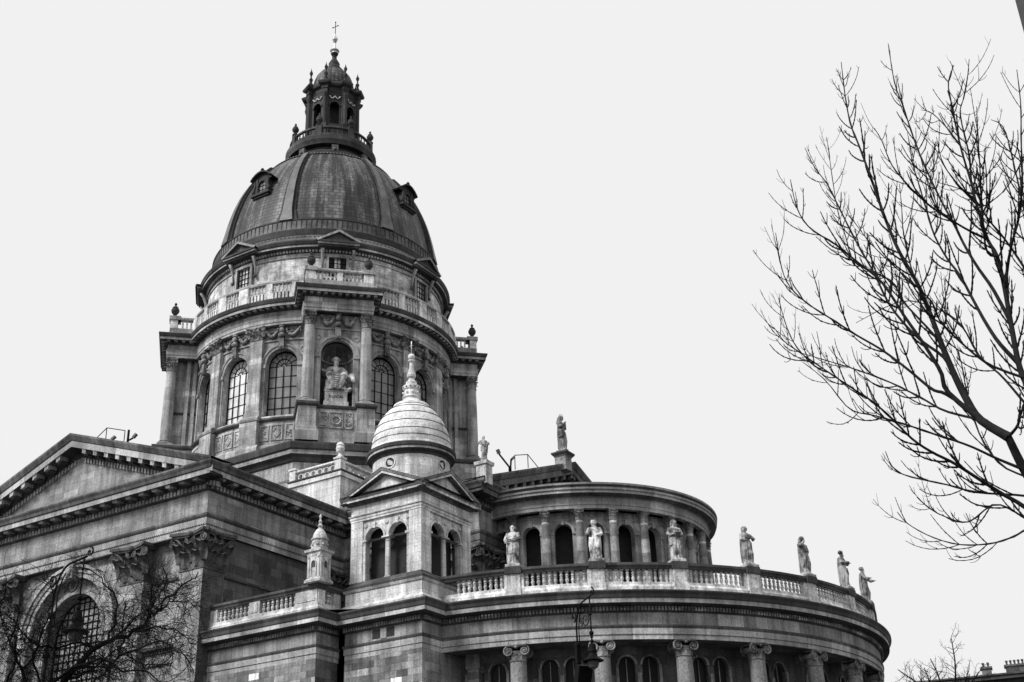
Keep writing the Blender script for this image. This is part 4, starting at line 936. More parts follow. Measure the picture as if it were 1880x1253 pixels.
# pinnacle on the terrace corner
pn = MB(); px, py = 22.35, -26.0
def sq(mb, x, y, prof, m=0, ms=None):
    sweep(mb, [(x, y)]*0+[(x-.0001, y-.0001), (x+.0001, y-.0001), (x+.0001, y+.0001), (x-.0001, y+.0001)], [(d, z) for d, z in prof], m, ms, closed=True)
sq(pn, px, py, [(0, 22.55), (.64, 22.55), (.64, 22.7), (.51, 22.85), (.5, 24.2), (.53, 24.25), (.56, 24.45), (.66, 24.5), (.68, 24.66), (0, 24.72)])
for n in ((0, -1), (1, 0), (0, 1), (-1, 0)):
    n = np.array(n, float); M = flat(np.array([px, py])+n*.505, n)
    for s in (-1, 1): mbox(pn, M, s*.4-.08, s*.4+.08, 22.85, 24.1, 0, .05); ball(pn, M(s*.4, 24.15, .04), .09, 6, 4, 0)
    archring(pn, M, 0, 23.75, .17, .24, 0, .06, 8); mbox(pn, M, -.24, -.17, 22.95, 23.75, 0, .06); mbox(pn, M, .17, .24, 22.95, 23.75, 0, .06)
    pn.add([M(-.17, 23.5, .012), M(.17, 23.5, .012), M(.17, 23.75, .012), M(.12, 23.87, .012), M(0, 23.92, .012), M(-.12, 23.87, .012), M(-.17, 23.75, .012)], [[0, 1, 2, 3, 4, 5, 6]], None, 1)
revolve(pn, (px, py), [(.52, 24.72), (.54, 24.85), (.48, 24.9), (.5, 25.15), (.48, 25.3), (.56, 25.35), (.56, 25.42), (.47, 25.45), (.44, 25.65), (.34, 25.9), (.2, 26.08), (.1, 26.14), (.12, 26.24), (.2, 26.3), (.1, 26.4), (.08, 26.5), (.14, 26.58), (.07, 26.68), (.05, 26.8), (.09, 26.9), (.07, 27.0), (0, 27.12)], 18)
for k in range(8): ball(pn, (px+.5*math.cos(k*PI/4+.4), py+.5*math.sin(k*PI/4+.4), 25.0), .1, 6, 5)
pn.build('pinnacle', ['carvel', 'soot'], BAS)

# ---- bell turret on its square base
BT = MB(); BX, BY = 29.1, -24.3
MB1 = flat((0, BY), (0, -1)); MB2 = flat((BX, 0), (1, 0))
mbox(BT, MB1, 23.2, BX, 0, 17.9, -1, 0, m=3); mbox(BT, MB2, BY+.01, -19, 0, 17.9, -1, .005, m=0)
mbox(BT, flat((23.2, 0), (-1, 0)), 19, 24.29, 0, 19, -1, .005, m=4)
sweep(BT, [(23.2, -20), (23.2, BY), (BX, BY), (BX, -18)], LOW, ms=LOWMS, dz=.005)
dentils(BT, MB1, 23.2, BX, 19.6, 19.84, .1, .24, .2, m=3); dentils(BT, MB2, BY, -22, 19.6, 19.84, .1, .24, .2, m=3)
for (a, b) in ((25.35, 26.0), (26.45, 27.05)): mbox(BT, MB1, a, b, 18.9, 19.48, 0, .012, m=5)
mbox(BT, MB1, 26.0, 26.45, 18.85, 19.5, 0, .05, m=1)
sweep(BT, [(23.2, -20), (23.2, BY), (BX, BY), (BX, -18)], [(.3, 20.8), (.3, 21.0), (.12, 21.2), (.02, 21.25), (.02, 22.0), (.1, 22.05), (.16, 22.2), (.2, 22.35), (.05, 22.4), (-.4, 22.8), (-3, 22.82)], ms=[6, 6, 6, 6, 1, 1, 2, 2, 2, 2])
X0, X1, Y0, Y1 = 23.1, 28.7, -23.8, -18.2
PW = .95
sides = [((0, Y0), (0, -1), X0, X1), ((X1, 0), (1, 0), Y0, Y1), ((0, Y1), (0, 1), -X1, -X0), ((X0, 0), (-1, 0), -Y1, -Y0)]
for si, (o, n, a, b) in enumerate(sides):
    M = flat(o, n); e_ = .006 if si % 2 else 0
    M = (lambda M, e_: (lambda u, z, d: M(u, z, d+e_)))(M, e_)
    if si % 2: a, b = a+.001, b-.001
    mbox(BT, M, a, a+PW, 22.8, 26.85, -.6, 0, m=6); mbox(BT, M, b-PW, b, 22.8, 26.85, -.6, 0, m=6)
    mbox(BT, M, a-.03, a+PW+.03, 22.8, 22.95, -.6, .05, m=6); mbox(BT, M, b-PW-.03, b+.03, 22.8, 22.95, -.6, .05, m=6)
    c = (a+b)/2; h = (b-a)/2-PW; hw = .74
    for s in (-1, 1):
        uc = c+s*h/2*1.0
        apanel(BT, M, min(c, c+s*h), max(c, c+s*h), 24.5+1.02, 26.85, uc, hw, 25.56, 25.52, .4, 10, m=6, d=-.12)
        archring(BT, M, uc, 25.56, hw, hw+.13, -.12, -.04, 12, 6); mbox(BT, M, uc-.1, uc+.1, 26.22, 26.62, -.12, .03, m=6)
        mbox(BT, M, *sorted((c+s*(h-.21), c+s*h)), 22.8, 25.52, -.5, -.06, m=6); mbox(BT, M, *sorted((c+s*(h-.3), c+s*h)), 25.4, 25.56, -.5, .0, m=6)
        archring(BT, M, c+s*(h-.17), 26.5, 0.0, .13, -.12, -.05, 10, 6, 0, 2*PI)
    archring(BT, M, c, 26.5, 0.0, .15, -.12, -.05, 10, 6, 0, 2*PI)
    co_ = M(c, 0, -.28); cl = shaft(.18, .165, 22.8, 25.2, True, 1.0)
    revolve(cl, (0, 0), [(.165, 25.2), (.2, 25.24), (.17, 25.3), (.17, 25.4), (.28, 25.44)], 14); box(cl, -.3, .3, -.3, .3, 25.44, 25.54)
    cl.build('column', ['pale', 'pale'], BAS, Matrix.Translation(Vector((co_[0], co_[1], 0))))
BENT = [(-.5, 26.85), (.03, 26.85), (.03, 27.0), (.07, 27.0), (.07, 27.15), (.14, 27.2), (.14, 27.26), (0, 27.3), (0, 27.92), (.08, 27.96), (.14, 28.06), (.45, 28.1), (.45, 28.24), (.52, 28.28), (.55, 28.36), (-.3, 28.5)]
sweep(BT, [(X0, Y0), (X1, Y0), (X1, Y1), (X0, Y1)], BENT, ms=[6, 6, 6, 6, 6, 1, 8, 6, 8, 8, 8, 6, 6, 8, 2], closed=True)
for (o, n, a, b) in sides:
    M = flat(o, n); c = (a+b)/2; hh = (b-a)/2+.6
    M2 = lambda u, z, d, M=M, c=c: M(c+u, z, d)
    BT.add([M2(-hh+.3, 28.4, .05), M2(hh-.3, 28.4, .05), M2(0, 29.75, .05)], [[0, 1, 2]], None, 6)
    ang = math.atan2(1.5, hh)
    for s in (-1, 1):
        L = hh/math.cos(ang)
        for (pa, pb, mi) in (((.05, -.3), (.35, -.28), 8), ((.35, -.28), (.45, -.24), 8), ((.45, -.24), (.45, -.1), 6), ((.45, -.1), (.49, -.06), 8), ((.49, -.06), (.57, .1), 1), ((.57, .1), (.57, .14), 2), ((.57, .14), (-2.9, .14), 2)):
            q = [M2(s*hh, 28.38+pa[1]*1.0, pa[0]), M2(0, 29.88+pa[1], pa[0]), M2(0, 29.88+pb[1], pb[0]), M2(s*hh, 28.38+pb[1], pb[0])]
            BT.add(q, [[0, 1, 2, 3] if s < 0 else [3, 2, 1, 0]], [(0, pa[1]), (L, pa[1]), (L, pb[1]), (0, pb[1])], mi)
# interior: floor, ceiling, and a dark core added to black out the arches
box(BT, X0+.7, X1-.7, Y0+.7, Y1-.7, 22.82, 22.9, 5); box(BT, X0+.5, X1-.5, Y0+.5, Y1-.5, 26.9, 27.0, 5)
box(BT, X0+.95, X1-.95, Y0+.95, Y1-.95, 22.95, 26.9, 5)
BC = ((X0+X1)/2, (Y0+Y1)/2)
BT_o = BT.build('bell_turret', ['wall', 'lip', 'soot', 'wall2', 'dark', 'void', 'pale', 'frieze', 'mid', 'mid'], BAS)
bd = MB()
revolve(bd, BC, [(2.6, 28.4), (2.6, 31.0), (2.66, 31.05), (2.66, 31.15), (2.75, 31.2), (2.95, 31.3), (2.95, 31.45), (3.02, 31.5), (3.05, 31.7), (2.8, 31.85)], 48, ms=[0, 3, 3, 3, 3, 1, 3, 3, 3], sm=False)
prof = [(2.8, 31.85)]; ms = []
ring_z = [32.35, 32.85, 33.5, 34.2, 34.85]
def br(z): return 2.78*math.sqrt(max(0, 1-((z-31.85)/3.75)**2.0))*(.98) if z < 35.4 else .8
zc = 31.85
for i, z in enumerate(ring_z+[35.35]):
    for zz_ in np.linspace(zc, z, 4)[1:]: prof.append((br(zz_), zz_)); ms.append(2)
    if i < len(ring_z):
        r = br(z); prof += [(r+.02, z+.01), (r+.03, z+.04), (br(z+.06)-.01, z+.06)]; ms += [4, 4, 4]; zc = z+.06
revolve(bd, BC, prof, 48, ms=ms)
revolve(bd, BC, [(1.3, 35.2), (1.22, 35.4), (.8, 35.55), (.6, 35.8), (.55, 35.95), (.66, 36.0), (.62, 36.1), (.5, 36.15), (.48, 36.6), (.58, 36.65), (.62, 36.8), (.62, 36.86), (.4, 36.95), (.38, 37.2), (.24, 37.35), (.17, 37.5), (.28, 37.6), (.32, 37.75), (.26, 37.95), (.15, 38.3), (.13, 38.7), (.24, 38.82), (.24, 38.9), (.13, 38.95), (.22, 39.05), (.25, 39.2), (.18, 39.36), (0, 39.42)], 20, m=2)
for k in range(8): ball(bd, (BC[0]+.55*math.cos(k*PI/4), BC[1]+.55*math.sin(k*PI/4), 36.35), .1, 6, 5, 2)
for k in range(12): ball(bd, (BC[0]+.6*math.cos(k*PI/6), BC[1]+.6*math.sin(k*PI/6), 36.72), .06, 5, 4, 4)
for k in range(8):
    a = R(-86.5+42.15*k*2) if k < 4 else R(-86.5+84.3*(k-4)+0.0)
    if k > 3: continue
    M = cylm(BC, 2.6, a); archring(bd, M, 0, 30.5, .33, .42, 0, .04, 16, 0, 0, 2*PI)
    bd.add([M(.33*math.cos(PI*i/8), 30.5+.33*math.sin(PI*i/8), .006) for i in range(16)], [list(range(16))], None, 5)
bd_o = bd.build('cupola', ['pale', 'lip', 'white', 'soot', 'dark', 'void'], BT_o)
c = MB(); tube(c, [(BC[0], BC[1], 39.35), (BC[0], BC[1], 40.4)], .035, 5); tube(c, [(BC[0]-.13, BC[1], 40.05), (BC[0]+.13, BC[1], 40.05)], .03, 5); c.build('cross', 'white', BT_o)

# ---- lower round apse with ionic colonnade
la = MB(); A0, A1 = R(-84), R(96); RL = 22.4
nA = 120
revolve(la, AC, [(RL+d, z) for d, z in LOW], nA, A0, A1, ms=LOWMS, sm=False)
ML = cylm(AC, RL, 0)
dentils(la, ML, A0*RL, A1*RL, 19.6, 19.84, .1, .24, .21, m=3)
for i in range(300): a = A0+(R(40)-A0)*i/300; ball(la, (AC[0]+(RL+.03)*math.cos(a), AC[1]+(RL+.03)*math.sin(a), 18.2), .035, 4, 3, 2)
revolve(la, AC, [(RL-.2, 17.9), (19.9, 17.9)], 60, A0, A1, m=4)
revolve(la, AC, [(RL-.2, 20.9), (10.5, 20.95)], 60, A0, A1, m=2)
# recessed wall with paired windows, colonnade shade put into dark stone
RB = 20.4; PHI0, DPH = -70.6, 13.15
Dn = R(DPH); win_list = []
revolve(la, AC, [(RB, 0), (RB, 8)], 60, A0, A1, m=3, sm=False)
for k in range(-1, 12):
    a = R(PHI0+DPH*(k+.5)); M = cylm(AC, RB, a); L = Dn*RB/2
    for s in (-1, 1):
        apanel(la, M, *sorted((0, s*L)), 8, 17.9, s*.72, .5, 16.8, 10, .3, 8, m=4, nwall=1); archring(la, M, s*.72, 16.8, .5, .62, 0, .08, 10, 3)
        la.add([M(s*.72-.5, 10, -.28), M(s*.72+.5, 10, -.28), M(s*.72+.5, 17.35, -.28), M(s*.72-.5, 17.35, -.28)], [[0, 1, 2, 3]], None, 5)
        mbox(la, M, s*.72-.03, s*.72+.03, 10, 17.2, -.27, -.2, m=0)
    mbox(la, M, -.12, .12, 10, 16.3, 0, .12, m=3)
    for s in (-1, 1): mbox(la, M, s*1.34-.08, s*1.34+.08, 10, 16.8, 0, .1, m=0)
revolve(la, AC, [(23.3, 0), (23.3, 5), (18, 5)], 60, A0, A1, m=0, sm=False)
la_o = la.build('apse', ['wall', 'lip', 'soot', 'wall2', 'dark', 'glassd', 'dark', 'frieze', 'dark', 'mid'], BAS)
col = shaft(.56, .49, 5, 16.95).build('ionic_column', ['shaft', 'lip']); ci = cap_ionic(.49, .95).build('capital', 'carve', col); ci.matrix_local = Matrix.Translation((0, 0, 16.95))
for k in range(0, 12):
    a = R(PHI0+DPH*k); inst(col, 'ionic_column', BAS, (AC[0]+21.9*math.cos(a), AC[1]+21.9*math.sin(a), 0), a)
drop(col)
# end pier beside the turret
ep = MB(); M = cylm(AC, 20.7, R(-79)); mbox(ep, M, -.36, .36, 5, 17.0, -.5, .35); mbox(ep, M, -.45, .45, 17.0, 17.88, -.5, .42, m=0); ep.build('pilaster', ['wall2', 'lip'], BAS)
# balustrade of the apse
ab = MB()
revolve(ab, AC, [(RL+d, z) for d, z in PAR], nA, A0, A1, m=0, sm=False)
revolve(ab, AC, [(RL+d, z) for d, z in RAIL], nA, A0, A1, m=1, sm=False)
PEDH = .46
for k in range(0, 12):
    a = R(PHI0+DPH*k); M = cylm(AC, RL, a); mbox(ab, M, -PEDH, PEDH, 20.84, 21.28, -.5, .3, 1, m=0); mbox(ab, M, -PEDH+.04, PEDH-.04, 21.28, 22.2, -.5, .16, 1, m=0); mbox(ab, M, -PEDH-.05, PEDH+.05, 22.2, 22.63, -.55, .28, 1, m=1)
    for s in (-1, 1): mbox(ab, M, s*(PEDH+.06)-.1, s*(PEDH+.06)+.1, 21.3, 22.2, -.4, .05, m=0)
ab_o = ab.build('balustrade', ['paled', 'soot'], BAS)
for k in range(-1, 6):
    NB = 11
    aa = R(PHI0+DPH*k); 
    for j in range(NB):
        u0_, u1_ = (PEDH+.17)/RL, Dn-(PEDH+.17)/RL
        a = aa+u0_+(u1_-u0_)*(j+.5)/NB
        if k == -1 and (j < 2): continue
        put_bal(ab_o, AC[0]+(RL-.15)*math.cos(a), AC[1]+(RL-.15)*math.sin(a), 21.34, a)
src = baluster_mesh(.86, .115)
for k in range(6, 11):
    aa = R(PHI0+DPH*k)
    for j in range(11):
        u0_, u1_ = (PEDH+.17)/RL, Dn-(PEDH+.17)/RL; a = aa+u0_+(u1_-u0_)*(j+.5)/11
        put(bs, src, (AC[0]+(RL-.15)*math.cos(a), AC[1]+(RL-.15)*math.sin(a), 21.34), a)
drop(bal_src)
b_o = bs.build('balusters', ['white', 'soot'], BAS); b_o['kind'] = 'stuff'

# ---- upper apse colonnade
ua = MB(); RU = 11.0; U0, U1 = R(-100), R(100)
UENT = [(-.4, 29.85), (0, 29.85), (0, 30.1), (.05, 30.12), (.05, 30.3), (.02, 30.34), (.02, 30.62), (.15, 30.68), (.5, 30.8), (.62, 30.84), (.62, 31.02), (.72, 31.08), (.74, 31.2), (.66, 31.24), (.5, 31.28), (.5, 31.36), (.78, 31.42), (.8, 31.56), (0, 31.8), (-6, 33.3), (-11, 34)]
revolve(ua, AC, [(RU+d, z) for d, z in UENT], 96, U0, U1, ms=[0, 3, 3, 3, 3, 3, 3, 5, 5, 1, 1, 1, 5, 5, 1, 1, 3, 2, 2, 2], sm=False)
revolve(ua, AC, [(10.2, 20.8), (10.2, 21)], 60, U0, U1, m=0, sm=False)
RI = 10.15
for k in range(-3, 14):
    a = R(PHI0+DPH*(k+.5)); M = cylm(AC, RI, a); L = Dn*RI/2
    if a > U1: continue
    apanel(ua, M, -L, L, 20.8, 29.85, 0, .66, 28.35, 24.0, .5, 10, m=0, nwall=2)
    archring(ua, M, 0, 28.35, .66, .84, 0, .1, 12, 3); mbox(ua, M, -.1, .1, 28.9, 29.3, 0, .18, m=3)
    for s in (-1, 1): mbox(ua, M, s*.8-.16, s*.8+.16, 28.2, 28.35, 0, .16, m=1); mbox(ua, M, s*.78-.12, s*.78+.12, 24, 28.2, 0, .08, m=0)
    mbox(ua, M, -L, L, 29.3, 29.37, 0, .07, m=3)
    for s in (-1, 1): tube(ua, [M(s*.3, 29.75, .02), M(0, 29.5, .02)], .03, 4, 3); tube(ua, [M(s*.55, 29.6, .02), M(s*.2, 29.45, .02)], .025, 4, 3)
revolve(ua, AC, [(9.0, 20.8), (9.0, 30), (0, 30)], 48, U0, U1, m=4, sm=False)
ua_o = ua.build('upper_apse', ['drumw', 'lip', 'soot', 'lip', 'void', 'mid'], BAS)
col = shaft(.31, .27, 24.3, 29.0).build('column', ['shaftd', 'pale']); ci = cap_round(.27, .82).build('capital', 'carve', col); ci.matrix_local = Matrix.Translation((0, 0, 29.02))
for k in range(-1, 13):
    a = R(PHI0+DPH*k); inst(col, 'column', BAS, (AC[0]+10.75*math.cos(a), AC[1]+10.75*math.sin(a), 0), a)
drop(col)
revolve_base = MB(); revolve(revolve_base, AC, [(11.3, 20.8), (11.3, 24.2), (10.1, 24.3)], 60, U0, U1, m=0, sm=False); revolve_base.build('apse_podium', ['wall'], BAS)

# ================================================================== STATUES
def loft(mb, secs, n=56, seed=0):
    """secs: (cx, cy, z, ax, ay, fold, k)"""
    rr = random.Random(seed); ph = [rr.uniform(0, 6.3) for _ in range(4)]
    V = []
    for (cx0, cy0, z, ax, ay, fo, k) in secs:
        for i in range(n):
            t = 2*PI*i/n; w = fo*(math.sin(k*t+ph[0]+1.1*math.sin(z*4+ph[3]))*.6+abs(math.sin((k*.5)*t+ph[1]+z*1.3))*.7-.3)
            V.append((cx0+(ax+w)*math.cos(t), cy0+(ay+w)*math.sin(t), z))
    F = [[i*n+j, i*n+(j+1) % n, (i+1)*n+(j+1) % n, (i+1)*n+j] for i in range(len(secs)-1) for j in range(n)]
    F += [list(range(n))[::-1], [(len(secs)-1)*n+j for j in range(n)]]
    mb.add(V, F, None, 0)
def interp_secs(keys, m, sway=0.0):
    K = np.array(keys, float); zs = np.linspace(K[0, 2], K[-1, 2], m); out = []
    for z in zs:
        r = [np.interp(z, K[:, 2], K[:, c]) for c in range(7)]; r[2] = z; r[1] += sway*math.sin(PI*min(z, 1.5)/1.5); r[6] = round(r[6]); out.append(r)
    return out
def limb(mb, pts, rad):
    """capsule chain with smooth interpolation"""
    P = [np.array(p, float) for p in pts]; Q = []; Rr = []
    for i in range(len(P)-1):
        for t in np.linspace(0, 1, 5)[:-1]: Q.append(P[i]*(1-t)+P[i+1]*t); Rr.append(rad[i]*(1-t)+rad[i+1]*t)
    Q.append(P[-1]); Rr.append(rad[-1]); tube(mb, Q, Rr, 10)
    for p, r in zip(P, rad): ball(mb, p, r*.99, 10, 6)
def hand(mb, w, d, side=1, open_=False, s=1.0):
    """palm with four fingers of different lengths and a thumb leaving its side"""
    w = np.array(w, float); d = np.array(d, float); d /= np.linalg.norm(d); x = np.cross(d, (0, 0, 1)); x /= np.linalg.norm(x)+1e-9; y = np.cross(x, d)
    limb(mb, [w, w+d*.05*s], [.026*s, .036*s])
    for k, L in enumerate((.055, .066, .062, .048)):
        b = w+d*.06*s+x*(k-1.5)*.019*s*side; c1 = 0.0 if open_ else .022
        limb(mb, [b, b+d*L*.55*s-y*c1*.5*s, b+d*L*(1 if open_ else .8)*s-y*c1*1.6*s], [.012*s, .011*s, .009*s])
    b = w+d*.02*s-x*.03*s*side; limb(mb, [b, b+d*.03*s-x*.02*s*side, b+d*.055*s-x*.022*s*side], [.013*s, .012*s, .01*s])
def head(mb, c, yaw, pitch=0, beard=0, hair=1, s=1.0, bald=False, hood=False, curly=True, seed=1):
    c = np.array(c, float); f = np.array([math.cos(yaw)*math.cos(pitch), math.sin(yaw)*math.cos(pitch), math.sin(pitch)]); r = np.array([-math.sin(yaw), math.cos(yaw), 0]); u = np.cross(f, r)*1.0
    P = lambda a, b, h: c+s*(a*f+b*r+h*u)
    rr = random.Random(seed)
    def el(p, ra, rb, rh):
        V = []; F = []; sg, rg = 12, 8
        for i in range(rg+1):
            q = PI*i/rg
            for k in range(sg): V.append(P(p[0]+ra*math.sin(q)*math.cos(2*PI*k/sg), p[1]+rb*math.sin(q)*math.sin(2*PI*k/sg), p[2]-rh*math.cos(q)))
        for i in range(rg):
            for k in range(sg): F.append([i*sg+k, i*sg+(k+1) % sg, (i+1)*sg+(k+1) % sg, (i+1)*sg+k])
        mb.add(V, F)
    el((-.008, 0, .02), .093, .078, .095); el((.02, 0, -.04), .068, .058, .07)
    el((.088, 0, -.008), .02, .013, .032); el((.075, 0, -.052), .018, .028, .012)          # nose, mouth
    for sg in (-1, 1):
        el((.072, sg*.032, .035), .018, .026, .011); el((-.005, sg*.08, .0), .018, .012, .03)   # brow, ear
        el((.052, sg*.04, -.025), .025, .02, .022)
    limb(mb, [c+np.array([-.01, 0, -.19])*s, P(-.02, 0, -.06)], [.056*s, .05*s])
    if not bald:
        el((-.025, 0, .045), .1, .092, .085)
        if curly:
            for i in range(26):
                a = rr.uniform(-PI, PI); e = rr.uniform(-.2, 1.3)
                x, y, z = -.02+.095*math.cos(e)*math.cos(a), .09*math.cos(e)*math.sin(a), .045+.085*math.sin(e)
                if x > .045 and z < .07: continue
                el((x, y, z), .022, .022, .022)
        for k in range(hair):
            for sg in (-1, 1): limb(mb, [P(-.05, sg*.07, .0), P(-.045, sg*.085, -.08), P(-.03, sg*.08, -.15)], [.035*s, .036*s, .025*s])
            limb(mb, [P(-.08, 0, 0), P(-.09, 0, -.14)], [.06*s, .05*s])
    if beard:
        el((.05, 0, -.085), .05, .05, .055)
        for k in range(7):
            y = (k-3)*.014; limb(mb, [P(.06, y, -.07), P(.075, y*1.1, -.12), P(.065+.01*(k % 2), y*.8, -.12-.05*beard-.01*(3-abs(k-3)))], [.016*s, .016*s, .009*s])
    if hood: el((-.05, 0, .03), .11, .115, .13); limb(mb, [P(-.09, 0, 0), P(-.1, 0, -.2)], [.1*s, .12*s])
def remeshed(mb, name, mat, voxel):
    me = bpy.data.meshes.new('tmp'); me.from_pydata([tuple(v) for v in mb.V], [], mb.F); o = bpy.data.objects.new('tmp', me); C.objects.link(o)
    md = o.modifiers.new('r', 'REMESH'); md.mode = 'VOXEL'; md.voxel_size = voxel; md.use_smooth_shade = True
    sm_ = o.modifiers.new('s', 'SMOOTH'); sm_.factor = .5; sm_.iterations = 1
    dg = bpy.context.evaluated_depsgraph_get(); m2 = bpy.data.meshes.new_from_object(o.evaluated_get(dg)); m2.name = name
    bpy.data.objects.remove(o); m2.materials.clear(); m2.materials.append(MAT[mat]); m2.polygons.foreach_set('use_smooth', [True]*len(m2.polygons))
    if not m2.uv_layers: m2.uv_layers.new(name='UVMap')
    r = bpy.data.objects.new(name, m2); C.objects.link(r); return r
def figure(kind, seed):
    """standing robed figure, front to +X, 1.8 tall"""
    mb = MB(); k = kind; sw = k.get('sway', .03)
    keys = [(.02, 0, 0, .19, .22, .03, 11), (.0, 0, .25, .16, .19, .028, 11), (.03, 0, .55, .165, .185, .022, 11), (.01, 0, .85, .15, .18, .02, 11), (0, 0, 1.0, .14, .18, .016, 9), (0, 0, 1.14, .115, .15, .012, 9), (.01, 0, 1.3, .135, .19, .01, 7), (0, 0, 1.41, .125, .22, .008, 7), (-.01, 0, 1.475, .1, .19, .004, 7), (-.01, 0, 1.52, .06, .09, 0, 7), (0, 0, 1.56, .05, .055, 0, 7)]
    loft(mb, interp_secs(keys, 60, sw), 64, seed)
    if not k.get('long'):
        pass
    ks = k.get('knee', 1); limb(mb, [(.08, ks*.08+sw, .85), (.17, ks*.09, .5), (.12, ks*.1, .12)], [.085, .075, .06])
    for s_ in (-1, 1): limb(mb, [(.1, s_*.09, .05), (.24, s_*.12, .03)], [.045, .032])
    # cloak: heavy diagonal folds over the left shoulder and across the hips
    cs = k.get('cloak', 1)
    for i in range(6):
        o = i*.05; pts = [(-.08+.02*i, cs*.19, 1.47-o*.3), (.1, cs*(.12-.02*i), 1.36-o*.9), (.15, cs*(-.04), 1.16-o*1.2), (.1, cs*-.17, 1.02-o*1.3), (-.06, cs*-.2, .98-o*1.2)]
        limb(mb, pts, [.032, .03, .028, .03, .03])
    for i in range(5):
        y = cs*(.2-.028*i); limb(mb, [(.06+.025*i, y, 1.02-.02*i), (.09+.02*i, y+cs*.03, .7), (.06+.02*i, y+cs*.05*math.sin(i), .35+.03*i)], [.026, .034, .022])
    keys2 = [(-.1, 0, .12, .09, .2, .03, 9), (-.1, 0, .7, .1, .21, .028, 9), (-.09, 0, 1.2, .09, .21, .02, 9), (-.06, 0, 1.46, .09, .21, .01, 9)]
    if k.get('back', True): loft(mb, interp_secs(keys2, 30, sw*.5), 48, seed+5)
    for sd, (el_, wr_, hd_) in k['arms'].items():
        sy = .2 if sd == 'l' else -.2     # 'l' = +y
        limb(mb, [(0, sy, 1.42), el_, wr_], [.075, .066, .05]); limb(mb, [el_, (np.array(el_)+np.array(wr_))/2+np.array([0, 0, -.06]), wr_], [.06, .06, .045])
        if hd_: hand(mb, wr_, hd_, 1 if sd == 'l' else -1, k.get('open', False))
    head(mb, (.01+k.get('hx', 0), sw*.2, 1.7), k.get('yaw', 0), k.get('pitch', 0), k.get('beard', 0), k.get('hair', 1), 1.08, k.get('bald', False), k.get('hood', False), k.get('curly', True), seed)
    for f in k.get('props', []): f(mb)
    return mb
def plinth(mb, w=.34, h=.12):
    V = [(x*w, y*w*.95, z) for z in (-h, 0) for x, y in ((-1, -1), (1, -1), (1, 1), (-1, 1))]
    mb.add(V, [[0, 1, 5, 4], [1, 2, 6, 5], [2, 3, 7, 6], [3, 0, 4, 7], [4, 5, 6, 7], [3, 2, 1, 0]])
def mkbox(mb, c, ax, hx, hy, hz):
    c = np.array(c, float); X = np.array(ax[0], float); Y = np.array(ax[1], float); X /= np.linalg.norm(X); Y /= np.linalg.norm(Y); Zz = np.cross(X, Y)
    V = [c+X*a*hx+Y*b*hy+Zz*d*hz for a in (-1, 1) for b in (-1, 1) for d in (-1, 1)]
    mb.add(V, [[0, 1, 3, 2], [4, 6, 7, 5], [0, 4, 5, 1], [2, 3, 7, 6], [0, 2, 6, 4], [1, 5, 7, 3]])
sword = lambda mb: (limb(mb, [(.2, -.2, 1.06), (.2, -.21, .1)], [.022, .016]), limb(mb, [(.2, -.1, .98), (.2, -.3, .98)], [.02, .02]))
book = lambda mb: (mkbox(mb, (.27, -.05, 1.17), ((1, 0, .3), (0, 1, 0)), .09, .08, .02), mkbox(mb, (.27, .09, 1.17), ((1, 0, .3), (0, 1, .1)), .09, .08, .02))
bookc = lambda mb: mkbox(mb, (.2, .1, 1.2), ((1, 0, .6), (0, 1, 0)), .1, .08, .03)
scroll = lambda mb: limb(mb, [(.2, -.16, 1.26), (.2, .1, 1.22)], [.03, .03])
